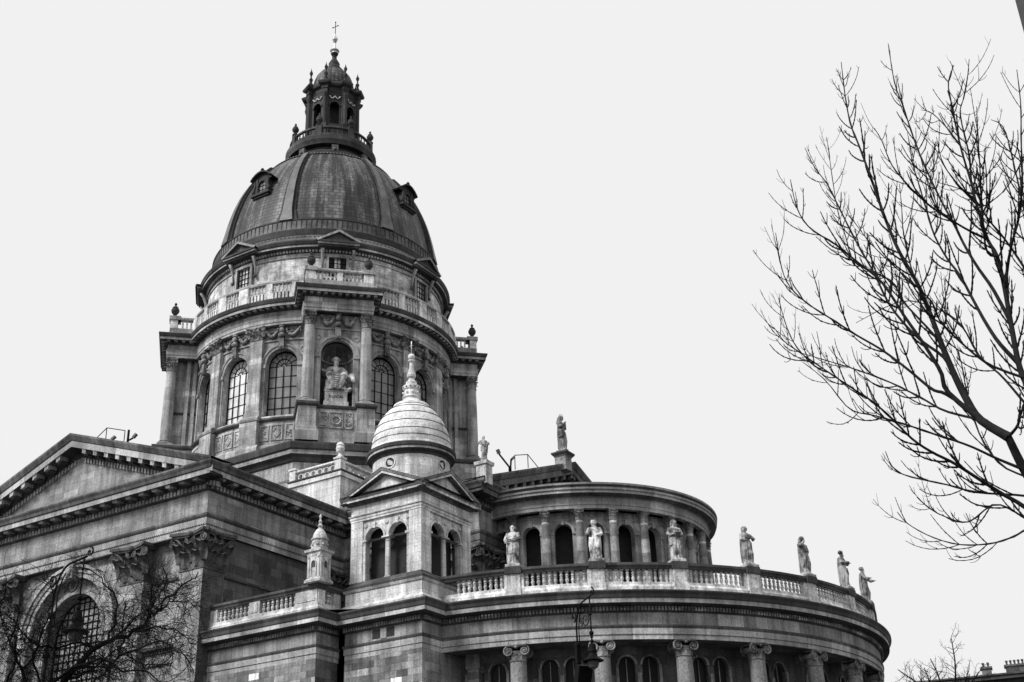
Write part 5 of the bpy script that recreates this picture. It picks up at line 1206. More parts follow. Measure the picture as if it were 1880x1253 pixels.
KINDS = [
 (dict(beard=1.6, bald=True, yaw=.1, pitch=-.05, sway=-.04, knee=-1, cloak=1, arms={'r': ((.03, -.3, 1.17), (.19, -.2, 1.07), (.4, 0, -1)), 'l': ((.12, .24, 1.18), (.2, -.06, 1.14), (.2, -1, -.2))}, props=[sword]), 'statuel', 'pale bald statue with a long beard, arms crossed over a sword, nearest the bell turret'),
 (dict(yaw=.75, pitch=.15, sway=.04, knee=1, cloak=-1, arms={'r': ((.05, -.3, 1.2), (.16, -.2, 1.36), (.2, .4, 1)), 'l': ((.05, .26, 1.18), (.2, .1, 1.08), (.5, -.6, 0))}), 'statuel', 'pale curly-haired beardless statue with raised face and wind-blown cloak on the apse balustrade'),
 (dict(beard=1.2, yaw=.0, pitch=-.2, hood=True, sway=.03, knee=-1, cloak=1, arms={'r': ((.03, -.28, 1.18), (.2, -.1, 1.14), (.9, .2, -.1)), 'l': ((.03, .28, 1.18), (.2, .1, 1.14), (.9, -.2, -.1))}, props=[book]), 'statuel', 'pale hooded bearded statue reading an open book before the colonnade'),
 (dict(yaw=.9, pitch=.05, sway=-.04, knee=1, cloak=-1, arms={'r': ((.06, -.26, 1.18), (.17, -.02, 1.22), (.3, 1, .1)), 'l': ((.02, .37, 1.27), (.17, .18, 1.22), (.3, -1, 0))}, props=[scroll]), 'statue', 'grey long-haired statue hugging a scroll to the chest with one elbow stuck out'),
 (dict(beard=.3, yaw=.6, pitch=-.25, sway=.05, knee=1, cloak=-1, arms={'r': ((.16, -.3, 1.35), (.15, -.06, 1.56), (.1, .4, .9)), 'l': ((.05, .24, 1.15), (.18, .05, 1.12), (.3, -1, 0))}), 'statue', 'grey statue with bent head resting its chin in its raised hand'),
 (dict(beard=.8, yaw=.9, pitch=.05, hair=0, sway=-.03, knee=-1, cloak=1, arms={'r': ((.08, -.27, 1.2), (.24, -.02, 1.24), (1, .3, 0)), 'l': ((.06, .27, 1.2), (.26, .1, 1.2), (1, 0, -.2))}, props=[bookc]), 'statue', 'grey short-bearded statue in a bulky cloak holding a closed book, second from the right end'),
 (dict(beard=1.2, yaw=.3, pitch=0, hair=0, sway=.03, knee=1, cloak=-1, open=True, arms={'r': ((.12, -.25, 1.2), (.32, -.2, 1.16), (1, -.2, 0)), 'l': ((.18, .24, 1.2), (.42, .24, 1.12), (1, 0, 0))}), 'statue', 'grey bearded statue stretching out an open hand at the right end of the balustrade'),
]
ST_G = 'stone statues standing on the apse balustrade'
for k, (kd, mt, lb) in enumerate(KINDS):
    fb = figure(kd, 20+k); plinth(fb, .3, .13)
    o = remeshed(fb, 'statue', mt, .0145); a = R(PHI0+DPH*k); rad = 22.22; s_ = 2.66/1.93
    o.location = (AC[0]+rad*math.cos(a), AC[1]+rad*math.sin(a), 22.63+.13*s_); o.rotation_euler = (0, 0, a); o.scale = (s_*1.12, s_*1.2, s_*1.02); tag(o, lb, 'statue', ST_G)
# praying statue on the chancel gable, with its pedestal
ped = MB(); gx, gy = 27.0, -1.7
sq(ped, gx, gy, [(0, 36.0), (.5, 36.0), (.5, 37.1), (.56, 37.2), (.72, 37.4), (.72, 37.52), (0, 37.56)], ms=[0, 0, 1, 1, 1, 1]); ped.build('gable_pedestal', ['carve', 'dark'], ch_o)
fb = figure(dict(yaw=.2, pitch=-.2, hood=True, sway=.03, knee=1, arms={'r': ((.06, -.24, 1.2), (.2, -.03, 1.38), (.3, .1, 1)), 'l': ((.06, .24, 1.2), (.2, .03, 1.38), (.3, -.1, 1))}), 41); plinth(fb, .24, .12)
archring_pts = [(0.02, .17*math.cos(t), 1.76+.17*math.sin(t)) for t in np.linspace(0, 2*PI, 18)]; tube(fb, archring_pts, .014, 6)
o = remeshed(fb, 'statue', 'statue', .0145); s_ = 3.25/1.95; o.location = (gx, gy, 37.56+.12*s_); o.rotation_euler = (0, 0, R(-5)); o.scale = (s_, s_, s_)
tag(o, 'hooded haloed statue with hands clasped in prayer on top of the chancel gable', 'statue')
# angel with wings and shield on the lower gable corner
ped = MB(); ax_, ay_ = 26.9, -13.45
sq(ped, ax_, ay_, [(0, 31.6), (.42, 31.6), (.42, 33.0), (.52, 33.05), (.55, 33.3), (0, 33.34)]); ped.build('corner_pedestal', 'carvel', ch_o)
def wings(mb):
    for s in (-1, 1):
        for i in range(6): limb(mb, [(-.12, s*.08, 1.36), (-.25, s*(.24+.03*i), 1.5-.05*i), (-.26, s*(.36+.0*i), 1.32-.13*i)], [.035, .04, .02])
shield = lambda mb: mkbox(mb, (.27, .14, 1.12), ((1, .1, 0), (0, 1, .35)), .03, .22, .1)
fb = figure(dict(yaw=.5, sway=.03, knee=-1, back=False, arms={'r': ((.05, -.25, 1.2), (.22, -.05, 1.12), (.4, 1, 0)), 'l': ((.05, .25, 1.2), (.24, .2, 1.12), (1, 0, 0))}, props=[wings, shield]), 52); plinth(fb, .24, .16)
o = remeshed(fb, 'angel_statue', 'statue', .0145); s_ = 2.0/1.95; o.location = (ax_, ay_, 33.34+.16*s_); o.rotation_euler = (0, 0, R(-40)); o.scale = (s_, s_, s_)
tag(o, 'small pale winged angel statue holding a tablet, on the gable corner pedestal', 'statue')
# seated evangelist with ox in the drum niche
nn = T(R(-45)); tn = np.array([-nn[1], nn[0]])
pb = MB(); Mn = flat(nn*13.15, nn)
pb2 = MB(); mbox(pb2, Mn, -1.05, 1.05, 43.1, 43.65, -.9, .95); mbox(pb2, Mn, -.95, .95, 43.65, 44.6, -.9, .85); mbox(pb2, Mn, -1.0, 1.0, 44.6, 44.7, -.9, .9)
po = pb2.build('statue_pedestal', ['carvel'], BAS)
for (u, t_) in ((-.72, None), (.72, None)): pass
def inscription(txt, size):
    cu = bpy.data.curves.new('inscription', 'FONT'); cu.body = txt; cu.size = size; cu.extrude = .02; cu.align_x = 'CENTER'; cu.align_y = 'CENTER'
    o = bpy.data.objects.new('tmp', cu); C.objects.link(o); dg = bpy.context.evaluated_depsgraph_get(); me = bpy.data.meshes.new_from_object(o.evaluated_get(dg)); bpy.data.objects.remove(o)
    me.materials.clear(); me.materials.append(MAT['iron']); r = bpy.data.objects.new('inscription', me); C.objects.link(r); return r
io = inscription('\u00b7 S\u00b7LVCAS \u00b7', .34); io.parent = po
c0 = Mn(0, 44.12, .86); Xv = Vector((tn[0], tn[1], 0)); Yv = Vector((0, 0, 1)); Zv = Vector((nn[0], nn[1], 0))
mm_ = Matrix.Identity(4)
for i in range(3): mm_[i][0] = Xv[i]; mm_[i][1] = Yv[i]; mm_[i][2] = Zv[i]; mm_[i][3] = c0[i]
io.matrix_local = mm_
sf = MB()   # seated figure, 1.8-man units, seat at z=.45
loft(sf, interp_secs([(-.02, 0, .38, .16, .2, .01, 9), (0, 0, .6, .15, .19, .01, 9), (.02, 0, .8, .15, .2, .008, 7), (0, 0, .93, .13, .22, .006, 7), (-.01, 0, 1.0, .1, .19, 0, 7), (0, 0, 1.06, .05, .07, 0, 7)], 30), 48, 3)
limb(sf, [(.0, -.13, .5), (.4, -.2, .56), (.36, -.06, .08)], [.13, .11, .085]); limb(sf, [(.0, .13, .5), (.42, .2, .54), (.34, .1, .12)], [.13, .11, .085])
limb(sf, [(.34, -.06, .06), (.52, -.09, .04)], [.05, .04]); limb(sf, [(.33, .1, .08), (.5, .1, .05)], [.05, .04])
for i in range(6): limb(sf, [(.42, -.2, .62-.03*i), (.48-.012*i, -.1, .52-.07*i), (.48-.012*i, .08, .5-.07*i), (.43, .2, .6-.03*i)], [.02, .026, .026, .02])
for i in range(0):
    t = i/8; limb(sf, [(.36, -.27+.03*i, .6-.02*i), (.43, -.12+.02*i, .46-.05*i), (.4, .12+.01*i, .52-.045*i), (.3, .28, .56-.05*i)], [.026, .04, .036, .024] if i % 2 else [.01, .012, .012, .01])
loft(sf, interp_secs([(.2, 0, .02, .26, .33, .03, 13), (.2, 0, .3, .2, .27, .03, 13), (.16, 0, .5, .24, .25, .02, 13)], 24), 60, 9)
limb(sf, [(0, -.2, .92), (.05, -.33, .7), (.26, -.34, .72)], [.075, .065, .045]); hand(sf, (.26, -.34, .72), (.5, -.7, .5), -1, True)
limb(sf, [(0, .2, .92), (.1, .32, .72), (.3, .36, .6)], [.075, .065, .045]); hand(sf, (.3, .36, .6), (.6, .4, -.3), 1)
for i in range(5): limb(sf, [(.0, -.2+.0*i, .98-.03*i), (.15, -.08, .84-.05*i), (.13, .1, .72-.04*i), (.02, .22, .68-.03*i)], [.03, .028, .028, .03])
for i in range(3): limb(sf, [(.02, .2-.02*i, .98), (.15, .07-.03*i, .84-.03*i), (.13, 0, .72)], [.028, .026, .024])
head(sf, (.04, 0, 1.22), .05, -.1, 1.7, 0, 1.25, False, False, False, 3)
tube(sf, [(-.02, .15*math.cos(t), 1.3+.06*math.sin(t)) for t in np.linspace(0, 2*PI, 16)], .012, 5)
# ox: head and neck beside the knee
limb(sf, [(.0, .38, .3), (.22, .42, .5), (.34, .44, .56), (.44, .46, .42), (.5, .47, .3)], [.16, .13, .1, .075, .055])
for s in (-1, 1): limb(sf, [(.34, .44+s*.06, .62), (.36, .44+s*.14, .66), (.38, .44+s*.15, .73)], [.025, .02, .01]); limb(sf, [(.32, .44+s*.08, .57), (.3, .44+s*.16, .55)], [.025, .015])
limb(sf, [(.1, .3, .1), (.4, .4, .05)], [.12, .06]); mkbox(sf, (.1, 0, .2), ((1, 0, 0), (0, 1, 0)), .22, .3, .2)
so = remeshed(sf, 'seated_statue', 'statuel', .0125); s_ = 2.55; pz = Mn(0, 44.7, -.05); so.location = tuple(pz); so.rotation_euler = (0, 0, R(-45)); so.scale = (s_, s_*1.18, s_)
tag(so, 'seated bearded saint statue with halo and ox head, inside the drum niche', 'statue')

# ================================================================== ROOF FITTINGS
def railing(name, P, loc_lb, grp):
    m = MB(); 
    for a, b in P: tube(m, [a, b], .035, 5)
    o = m.build(name, 'iron'); tag(o, loc_lb, 'railing', grp); return o
railing('roof_railing', [((2.1, -27.8, 36.6), (3.1, -27.8, 37.15)), ((3.1, -27.8, 36.3), (3.1, -27.8, 37.15)), ((3.1, -27.8, 37.15), (5.1, -27.8, 36.45)), ((5.1, -27.8, 35.4), (5.1, -27.8, 36.45))], 'thin metal guard rail on the slope of the left transept pediment', 'roof guard rails')
railing('roof_railing', [((26.8, -8.95, 34.1), (26.8, -8.95, 35.25)), ((26.8, -8.95, 35.25), (26.8, -7.0, 35.9)), ((26.8, -7.0, 34.8), (26.8, -7.0, 35.9)), ((26.8, -7.0, 35.9), (26.8, -5.5, 35.3))], 'thin metal guard rail on the chancel gable beside the floodlight arm', 'roof guard rails')
def flood(loc, d, lb, arm=None):
    root = empty('floodlight', loc); tag(root, lb, 'floodlight', 'floodlights on the roofs')
    m = MB(); d = np.array(d, float); d /= np.linalg.norm(d)
    pts = [(0, 0, -.3), (0, 0, .1)] if arm is None else [(0, 0, -.3), (0, 0, .15)]+arm
    tube(m, pts, .07, 6); m.build('arm', 'iron', root)
    e = np.array(pts[-1], float); h = MB(); side = np.cross(d, Z3); side /= np.linalg.norm(side); up_ = np.cross(side, d)
    mkbox(h, e+d*.22, (d, side), .18, .12, .08); h.build('housing', 'floodl', root)
    g2 = MB(); q = e+d*.405; g2.add([q+side*.1+up_*.06, q-side*.1+up_*.06, q-side*.1-up_*.06, q+side*.1-up_*.06], [[0, 1, 2, 3]]); g2.build('lens', 'lampglass', root)
    return root
flood((5.5, -27.8, 35.4), (.8, .2, .8), 'black floodlight on an arm beside the guard rail of the transept pediment', [(.5, 0, .25)])
p_ = MB(); tube(p_, [(5.5, -27.8, 35.2), (5.5, -27.8, 36.4)], .09, 6); tag(p_.build('vent_pipe', 'iron'), 'short black vent pipe standing beside the transept floodlight', 'pipe')
flood((3.7, -27.8, 35.95), (.7, .2, .5), 'small black floodlight half hidden by the transept pediment, inside the guard rail')
flood((26.8, -9.8, 33.9), (-.1, -.5, .9), 'black floodlight on a long slanting arm above the chancel gable', [(0, -1.35, .75)])
flood((26.8, -9.6, 34.0), (.3, .6, .7), 'small upright floodlight next to the chancel guard rail', [(0, .1, .7)])

# ================================================================== STREET LAMPS
def px(x, y, d):
    v = fw*F_PX + r2*(x-940) - u2*(y-626); h = math.hypot(v.x, v.y); return np.array([CAM.x+v.x/h*d, CAM.y+v.y/h*d, CAM.z+v.z/h*d])
def lamp(polex, lampx, rimy, topy, d, lb, extra=False):
    pb_ = px(polex, topy, d); le = px(lampx, rimy, d-.55); base = np.array([pb_[0], pb_[1], 0]); root = empty('street_lamp', tuple(base)); tag(root, lb, 'street lamp', 'wrought iron street lamps')
    w = le-base; w[2] = 0; L = np.linalg.norm(w); hd = w/L; zt = pb_[2]; zr = le[2]
    m = MB(); zs = [0, .6, .62, 1.4, 1.45, zt-1.0]; tube(m, [(0, 0, z) for z in zs], [.2, .18, .12, .09, .05, .026], 10)
    for z in (.7, 1.5, zt-1.6, zt-.9): ball(m, (0, 0, z), .07, 10, 6)
    m.build('pole', 'iron', root)
    a = MB(); n = 12; arc = [np.array([0, 0, zt-1.0])]+[hd*(L*.55*(1-math.cos(PI/2*i/n)))+Z3*(zt-.6+.6*math.sin(PI/2*i/n)) for i in range(n+1)]+[hd*L*1.1+Z3*(zt+.05)]
    tube(a, arc, .02, 6); tube(a, [p+hd*.1-Z3*.04 for p in arc[:9]], .013, 5)
    per = np.cross(hd, Z3)
    spiral(a, hd*L*.66+Z3*(zt-.42), hd, Z3, .17, .014, 1.8, 0, 1, 5, 30); spiral(a, hd*L*.36+Z3*(zt-.42), hd, Z3, .1, .012, 1.5, 0, -1, 5, 24)
    spiral(a, -hd*.1+Z3*(zt-.25), hd, Z3, .12, .018, 1.3, 0, -1, 5, 20); spiral(a, hd*L*1.18+Z3*(zt+.12), hd, Z3, .1, .018, 1.2, 0, 1, 5, 18)
    tube(a, [hd*L+Z3*(zt+.02), hd*L+Z3*(zr+.4)], .016, 6)
    for z, r in ((zt-.35, .035), (zr+.52, .035), (zr+.6, .055), (zr+.42, .045)): ball(a, hd*L+Z3*z, r, 8, 6)
    a.build('arm', 'iron', root)
    s = MB(); revolve(s, (hd*L)[:2], [(0, zr+.38), (.07, zr+.36), (.085, zr+.25), (.1, zr+.2), (.085, zr+.16), (.11, zr+.09), (.16, zr+.05), (.235, zr-.0), (.225, zr-.012), (.1, zr+.015), (0, zr+.02)], 24); s.build('shade', 'iron', root)
    g = MB(); revolve(g, (hd*L)[:2], [(.12, zr-.0), (.13, zr-.06), (.1, zr-.14), (.04, zr-.18), (0, zr-.19)], 16); g.build('globe', 'lampglass', root)
    if extra:
        e = MB(); c0 = hd*L*.55+Z3*(zr-.25)+per*.1; dd = np.array([hd[0]*.3, hd[1]*.3, -.9]); mkbox(e, c0, (hd*.35+Z3*.94, per), .2, .17, .09); tube(e, [c0, Z3*(zr-.1)], .02, 5); e.build('floodlight_box', 'iron', root)
        e = MB(); mkbox(e, Z3*(zr+.28), (hd, per), .05, .05, .22); e.build('camera_box', 'iron', root)
    return root
lamp(1056, 1089, 1213, 1111, 28, 'ornate black hanging street lamp in front of the round apse, with a boxy spotlight', True)
lamp(106, 139, 1160, 1040, 23.5, 'ornate black hanging street lamp in front of the big arched window, tangled in bare twigs')

# ================================================================== BARE TREES
class Twigs:
    def __init__(s): s.mb = MB()
    def path(s, P, Rr, seg): tube(s.mb, P, Rr, seg, 0, True, False)
def smooth_path(P, m):
    P = np.array(P, float); n = len(P); t = np.linspace(0, n-1, m); out = []
    for x in t:
        i = min(int(x), n-2); f = x-i; p0 = P[max(i-1, 0)]; p1 = P[i]; p2 = P[i+1]; p3 = P[min(i+2, n-1)]
        out.append(.5*((2*p1)+(-p0+p2)*f+(2*p0-5*p1+4*p2-p3)*f*f+(-p0+3*p1-3*p2+p3)*f**3))
    return np.array(out)
def twig(tw, p, d, L, r, up, rr, level, buds=True, wig=.12, seg=4):
    n = 7 if level else 9; P = [p]; d = d/np.linalg.norm(d); st = L/n; Rr = [r]
    for i in range(n):
        d = d+up*(.16+.05*i)*np.array([0, 0, 1.])+rr.normal(0, wig, 3); d /= np.linalg.norm(d); P.append(P[-1]+d*st)
        t = (i+1)/n; Rr.append(r*(1-(.4 if buds else .62)*t))
    P2 = []; R2 = []
    for i in range(len(P)-1):
        P2 += [P[i], P[i]*.12+P[i+1]*.88]; R2 += [Rr[i]*(1.45 if buds and i else 1), Rr[i+1]]
    P2.append(P[-1]); R2.append(Rr[-1]*(1.5 if buds else .6))
    if buds: P2.append(P[-1]+d*r*3.2); R2.append(r*.2)
    tw.path(P2, R2, seg)
    return P, Rr
def dress(tw, P, Rr, rr, spacing, L0, r0, up, t0=.25, levels=2, spread=.75, wig=.1, buds=True, flip=0):
    """opposite side shoots along a limb"""
    P = np.array(P); seg = np.linalg.norm(np.diff(P, axis=0), axis=1); S = np.concatenate([[0], np.cumsum(seg)]); tot = S[-1]
    s = tot*t0; k = 0
    while s < tot*.97:
        i = min(np.searchsorted(S, s)-1, len(P)-2); i = max(i, 0); f = (s-S[i])/max(seg[i], 1e-9); p = P[i]*(1-f)+P[i+1]*f; d = (P[i+1]-P[i])/max(seg[i], 1e-9); r = Rr[i]*(1-f)+Rr[i+1]*f
        ph = rr.uniform(0, PI); x = np.cross(d, [0, 0, 1.]); x /= np.linalg.norm(x)+1e-9; y = np.cross(d, x)
        for sg in (0, PI):
            if rr.random() < .25: continue
            side = math.cos(ph+sg)*x+math.sin(ph+sg)*y; a = spread*rr.uniform(.8, 1.25)
            dd = d*math.cos(a)+side*math.sin(a); L = L0*rr.uniform(.45, 1.3)*(1-.35*s/tot)
            q, qr = twig(tw, p, dd, L, min(r0, r*.7), up, rr, 1, buds, wig)
            if levels > 1: dress(tw, q, qr, rr, L/(2.2 if buds else 3.2), L*(.3 if buds else .38), r0*(.92 if buds else .72), up, .4, levels-1, spread, wig, buds)
        s += spacing*rr.uniform(.6, 1.4); k += 1
UX = lambda c: (1380+c[0]/2.506, 60+c[1]/2.506)
RT0 = ([(1180, 1860), (1222, 1810), (1240, 1750), (1262, 1690), (1300, 1640)], 11, 6)
RT = [  # (points in traced units, start radius px, end radius px) : trunk first
 ([(1640, 3900), (1600, 3400), (1520, 2850), (1440, 2450), (1340, 2150), (1253, 2010), (1180, 1860)], 60, 34),
 ([(1180, 1860), (1050, 1780), (990, 1690), (930, 1570), (880, 1450), (850, 1370), (800, 1240), (760, 1150), (680, 1010), (620, 870), (560, 700), (520, 590), (490, 510), (455, 420), (430, 290), (412, 135)], 30, 3),
 ([(1050, 1780), (900, 1650), (870, 1560), (790, 1430), (700, 1300), (600, 1150), (480, 1050), (380, 970), (270, 900), (210, 810), (178, 675)], 18, 2.6),
 ([(1340, 2150), (1375, 1960), (1330, 1760), (1262, 1610), (1228, 1520), (1192, 1330), (1165, 1180), (1130, 1030), (1085, 950), (1035, 790), (1010, 690), (960, 520), (920, 330), (905, 230), (930, 150)], 30, 2.8),
 ([(1225, 1520), (1140, 1430), (1080, 1340), (1030, 1250), (960, 1120), (900, 1040), (840, 930), (800, 800), (770, 700), (740, 600), (720, 475)], 15, 2.6),
 ([(1085, 950), (1000, 910), (900, 850), (800, 780), (700, 680), (640, 600), (600, 500), (565, 440)], 9, 2.4),
 ([(1190, 1330), (1110, 1180), (1040, 1080), (980, 980), (930, 880), (870, 770), (790, 600), (740, 470), (700, 350), (660, 240), (640, 130), (628, 50)], 13, 2.4),
 ([(1035, 790), (950, 700), (880, 600), (850, 480)], 7, 2.4),
 ([(1010, 690), (1000, 560), (960, 380), (975, 300), (1000, 165)], 7, 2.4),
 ([(930, 1570), (880, 1490), (760, 1400), (640, 1260), (560, 1100), (480, 960), (400, 800), (350, 700), (290, 620), (245, 530)], 12, 2.4),
 ([(1000, 1730), (890, 1660), (830, 1640), (720, 1550), (600, 1460), (480, 1390), (380, 1325), (270, 1255), (185, 1180), (140, 1090), (110, 920)], 13, 2.4),
 ([(1400, 2300), (1253, 2180), (1150, 2120), (1040, 2050), (930, 1980), (830, 1930), (740, 1870), (650, 1780), (560, 1700), (470, 1640), (350, 1560), (220, 1470), (150, 1420), (102, 1355)], 15, 2.4),
 ([(350, 1560), (300, 1540), (210, 1450), (160, 1350), (123, 1220)], 6, 2.4),
 ([(1253, 2010), (1130, 1960), (1000, 1900), (850, 1850), (700, 1800), (560, 1760), (450, 1730), (340, 1600), (235, 1515)], 10, 2.2),
 ([(1400, 2160), (1253, 2130), (1040, 2115), (900, 2080), (720, 2040), (650, 2000), (615, 1925)], 9, 2.2),
 ([(1253, 2290), (1200, 2320), (1100, 2350), (960, 2355), (830, 2320), (720, 2260), (670, 2205)], 6, 2.4),
 ([(1400, 2340), (1253, 2230), (1120, 2170), (1000, 2250), (900, 2230), (820, 2190), (760, 2137)], 7, 2.2),
 ([(1165, 1180), (1180, 1060), (1200, 960), (1230, 850), (1245, 680), (1240, 500), (1238, 330), (1220, 170)], 12, 2.8),
 ([(1300, 1150), (1180, 970), (1090, 860), (1030, 770), (960, 720), (860, 690)], 9, 2.2),
 ([(1340, 1800), (1253, 1700), (1150, 1580), (1050, 1490), (960, 1340), (850, 1270), (690, 1235), (480, 1335)], 10, 2.0),
 ([(1290, 1600), (1100, 1530), (980, 1440), (870, 1330), (830, 1240), (740, 1150), (640, 1060), (540, 960), (450, 840)], 9, 2.2),
 ([(1050, 1780), (890, 1740), (780, 1680), (640, 1610), (480, 1550), (350, 1510), (215, 1470)], 9, 2.2),
 ([(880, 1450), (830, 1380), (700, 1240), (640, 1140), (480, 1060), (430, 930), (390, 790), (345, 480)], 9, 2.0),
 ([(800, 1240), (740, 1100), (700, 930), (690, 800), (680, 695)], 6, 2.0),
 ([(840, 930), (870, 860), (840, 760), (800, 640), (810, 545)], 5, 2.0),
 ([(1380, 1700), (1330, 1300), (1290, 1000), (1210, 620), (1160, 440), (1100, 400)], 10, 2.2),
 ([(1340, 2150), (1290, 2060), (1150, 1990), (1050, 1850), (990, 1650), (960, 1500), (900, 1350), (870, 1100)], 8, 2.0),
 ([(1130, 1030), (1080, 1000), (1060, 800), (1050, 620), (1040, 450), (1035, 340)], 8, 2.2),
 ([(960, 520), (900, 440), (830, 370), (780, 355)], 5, 2.0), ([(1010, 690), (1075, 800), (1080, 650), (1070, 540), (1100, 530)], 5, 2.0),
]
tree_root = empty('bare_tree', (0, 0, 0)); tr_ = np.random.default_rng(5)
tbase = px(*UX((1640, 3900)), 15.5); tree_root.location = (tbase[0], tbase[1], 0)
off = np.array([tbase[0], tbase[1], 0])
placed = []; tk = MB(); cwn = Twigs()
RT.insert(4, RT0)
for bi, (pts, w0, w1) in enumerate(RT):
    P2 = smooth_path([(a, b) for a, b in pts], len(pts)*3)
    d0 = 15.5 if bi == 0 else 14.5
    if placed:
        best = min(((a[0]-pts[0][0])**2+(a[1]-pts[0][1])**2, a[2]) for a in placed)
        if best[0] < 140**2: d0 = best[1]
    w0 = w0*1.6; drift = tr_.uniform(-2.2, 1.2) if bi else -1.0
    Q = []; n = len(P2); Rr = []
    for i, p in enumerate(P2):
        t = i/(n-1); d = d0+drift*t**1.2; Q.append(px(*UX(p), d)-off); w = w0+(w1-w0)*t**.6; Rr.append((w*.98+1.0)/2/2.506*d/F_PX); placed.append((p[0], p[1], d))
    Q = np.array(Q)
    if bi == 0:
        Q[0][2] = 0; Q[0][:2] = Q[0][:2]*.5; tube(tk, Q, [r*1.0 for r in Rr], 12)
    else:
        for i in range(1, n-1):
            if Rr[i] < .012 and i % 2: Rr[i] *= 1.35
        tube(cwn.mb, Q, Rr, 7 if w0 > 12 else 5, 0, True, False)
        L = np.sum(np.linalg.norm(np.diff(Q, axis=0), axis=1))
        dress(cwn, Q, Rr, tr_, .18, .62, .0115, .5, .22, 2, .7, .035)
tk.build('trunk', 'bark', tree_root); cwn.mb.build('crown', 'bark', tree_root)
tag(tree_root, 'tall bare ash-like tree reaching in from the right edge of the street', 'tree')

# left tree, low and tangled, in front of the transept
LT = [([(20, 1500), (60, 1400), (113, 1253), (174, 1194), (202, 1174), (246, 1159), (275, 1135), (291, 1121), (313, 1091), (341, 1069), (361, 1058)], 21, 2),
 ([(174, 1194), (140, 1180), (90, 1190), (40, 1160), (10, 1120)], 8, 1.6), ([(202, 1174), (215, 1120), (200, 1080), (170, 1050), (130, 1035)], 6, 1.5),
 ([(275, 1135), (281, 1100), (276, 1075), (285, 1050)], 4, 1.4), ([(291, 1121), (315, 1108), (345, 1107), (366, 1118)], 4, 1.4), ([(60, 1400), (60, 1300), (40, 1230), (25, 1170), (30, 1110)], 16, 2),
 ([(60, 1300), (120, 1230), (200, 1215), (250, 1190), (300, 1180), (335, 1195), (345, 1225)], 9, 1.6), ([(246, 1159), (290, 1150), (330, 1160), (350, 1185)], 5, 1.5), ([(20, 1500), (0, 1300), (-20, 1200), (0, 1100), (20, 1060)], 18, 2), ([(113, 1253), (150, 1225), (230, 1230), (300, 1250), (340, 1290)], 8, 1.6),
 ([(60, 1400), (130, 1290), (190, 1240), (215, 1200), (225, 1150), (230, 1100)], 8, 1.5), ([(40, 1230), (70, 1180), (95, 1120), (90, 1080), (70, 1050)], 6, 1.5),
 ([(60, 1400), (80, 1270), (60, 1200), (90, 1150), (150, 1130)], 8, 1.5), ([(20, 1500), (10, 1280), (30, 1210), (10, 1160), (-10, 1100)], 9, 1.5), ([(113, 1253), (160, 1235), (210, 1190), (260, 1215), (310, 1220)], 7, 1.5), ([(202, 1174), (260, 1130), (300, 1080), (310, 1060)], 5, 1.4)]
lt_root = empty('bare_tree', (0, 0, 0)); lr = np.random.default_rng(9); D = 16.5
lb_ = px(20, 1500, D); lt_root.location = (lb_[0], lb_[1], 0); off = np.array([lb_[0], lb_[1], 0]); tk = MB(); cwn = Twigs(); placed = []
tube(tk, [(0, 0, 0), (.05, 0, 1.0), (0, 0, lb_[2]+.2)], [.22, .17, .12], 10)
for bi, (pts, w0, w1) in enumerate(LT):
    P2 = smooth_path(pts, len(pts)*3); d0 = D
    if placed:
        best = min(((a[0]-pts[0][0])**2+(a[1]-pts[0][1])**2, a[2]) for a in placed)
        if best[0] < 60**2: d0 = best[1]
    drift = lr.uniform(-1.5, 1.0); Q = []; Rr = []; n = len(P2)
    for i, p in enumerate(P2):
        t = i/(n-1); d = d0+drift*t; Q.append(px(p[0], p[1], d)-off+lr.normal(0, .022, 3)); Rr.append((w0+(w1-w0)*t**.55)/2*.9*d/F_PX); placed.append((p[0], p[1], d))
    tube(cwn.mb, Q, Rr, 6, 0, True, False)
    dress(cwn, Q, Rr, lr, .033, .75, .0042, -.1, .08, 3, 1.0, .3, False)
tk.build('trunk', 'bark2', lt_root); cwn.mb.build('crown', 'bark2', lt_root)
tag(lt_root, 'dark tangle-twigged bare tree at the lower left, in front of the transept window', 'tree')

# far tree beside the apse
ft = empty('bare_tree', tuple(px(1690, 1240, 62)*[1, 1, 0])); fr_ = np.random.default_rng(3); cw = Twigs(); tk = MB()
zt = px(1690, 1192, 62)[2]; tube(tk, [(0, 0, 0), (.1, 0, 4), (0, .1, 7.5)], [.35, .28, .2], 10)
for k in range(40):
    a = 2*PI*k/40+fr_.uniform(-.3, .3); e = fr_.uniform(.55, 1.3); P = [np.array([0, .1, 6+fr_.uniform(0, 1.5)])]; d = np.array([math.cos(a)*math.cos(e), math.sin(a)*math.cos(e), math.sin(e)])
    for i in range(8): d = d+fr_.normal(0, .25, 3)+[0, 0, .03]; d /= np.linalg.norm(d); P.append(P[-1]+d*(zt-7.2)/7.3*fr_.uniform(.7, 1.1))
    Rr = np.linspace(.11, .02, 9); cw.path(P, Rr, 5); dress(cw, P, Rr, fr_, .26, 1.3, .015, .1, .15, 3, .9, .25, False)
tk.build('trunk', 'bark2', ft); cw.mb.build('crown', 'bark2', ft); tag(ft, 'distant gnarled bare tree between the round apse and the far rooftops', 'tree')

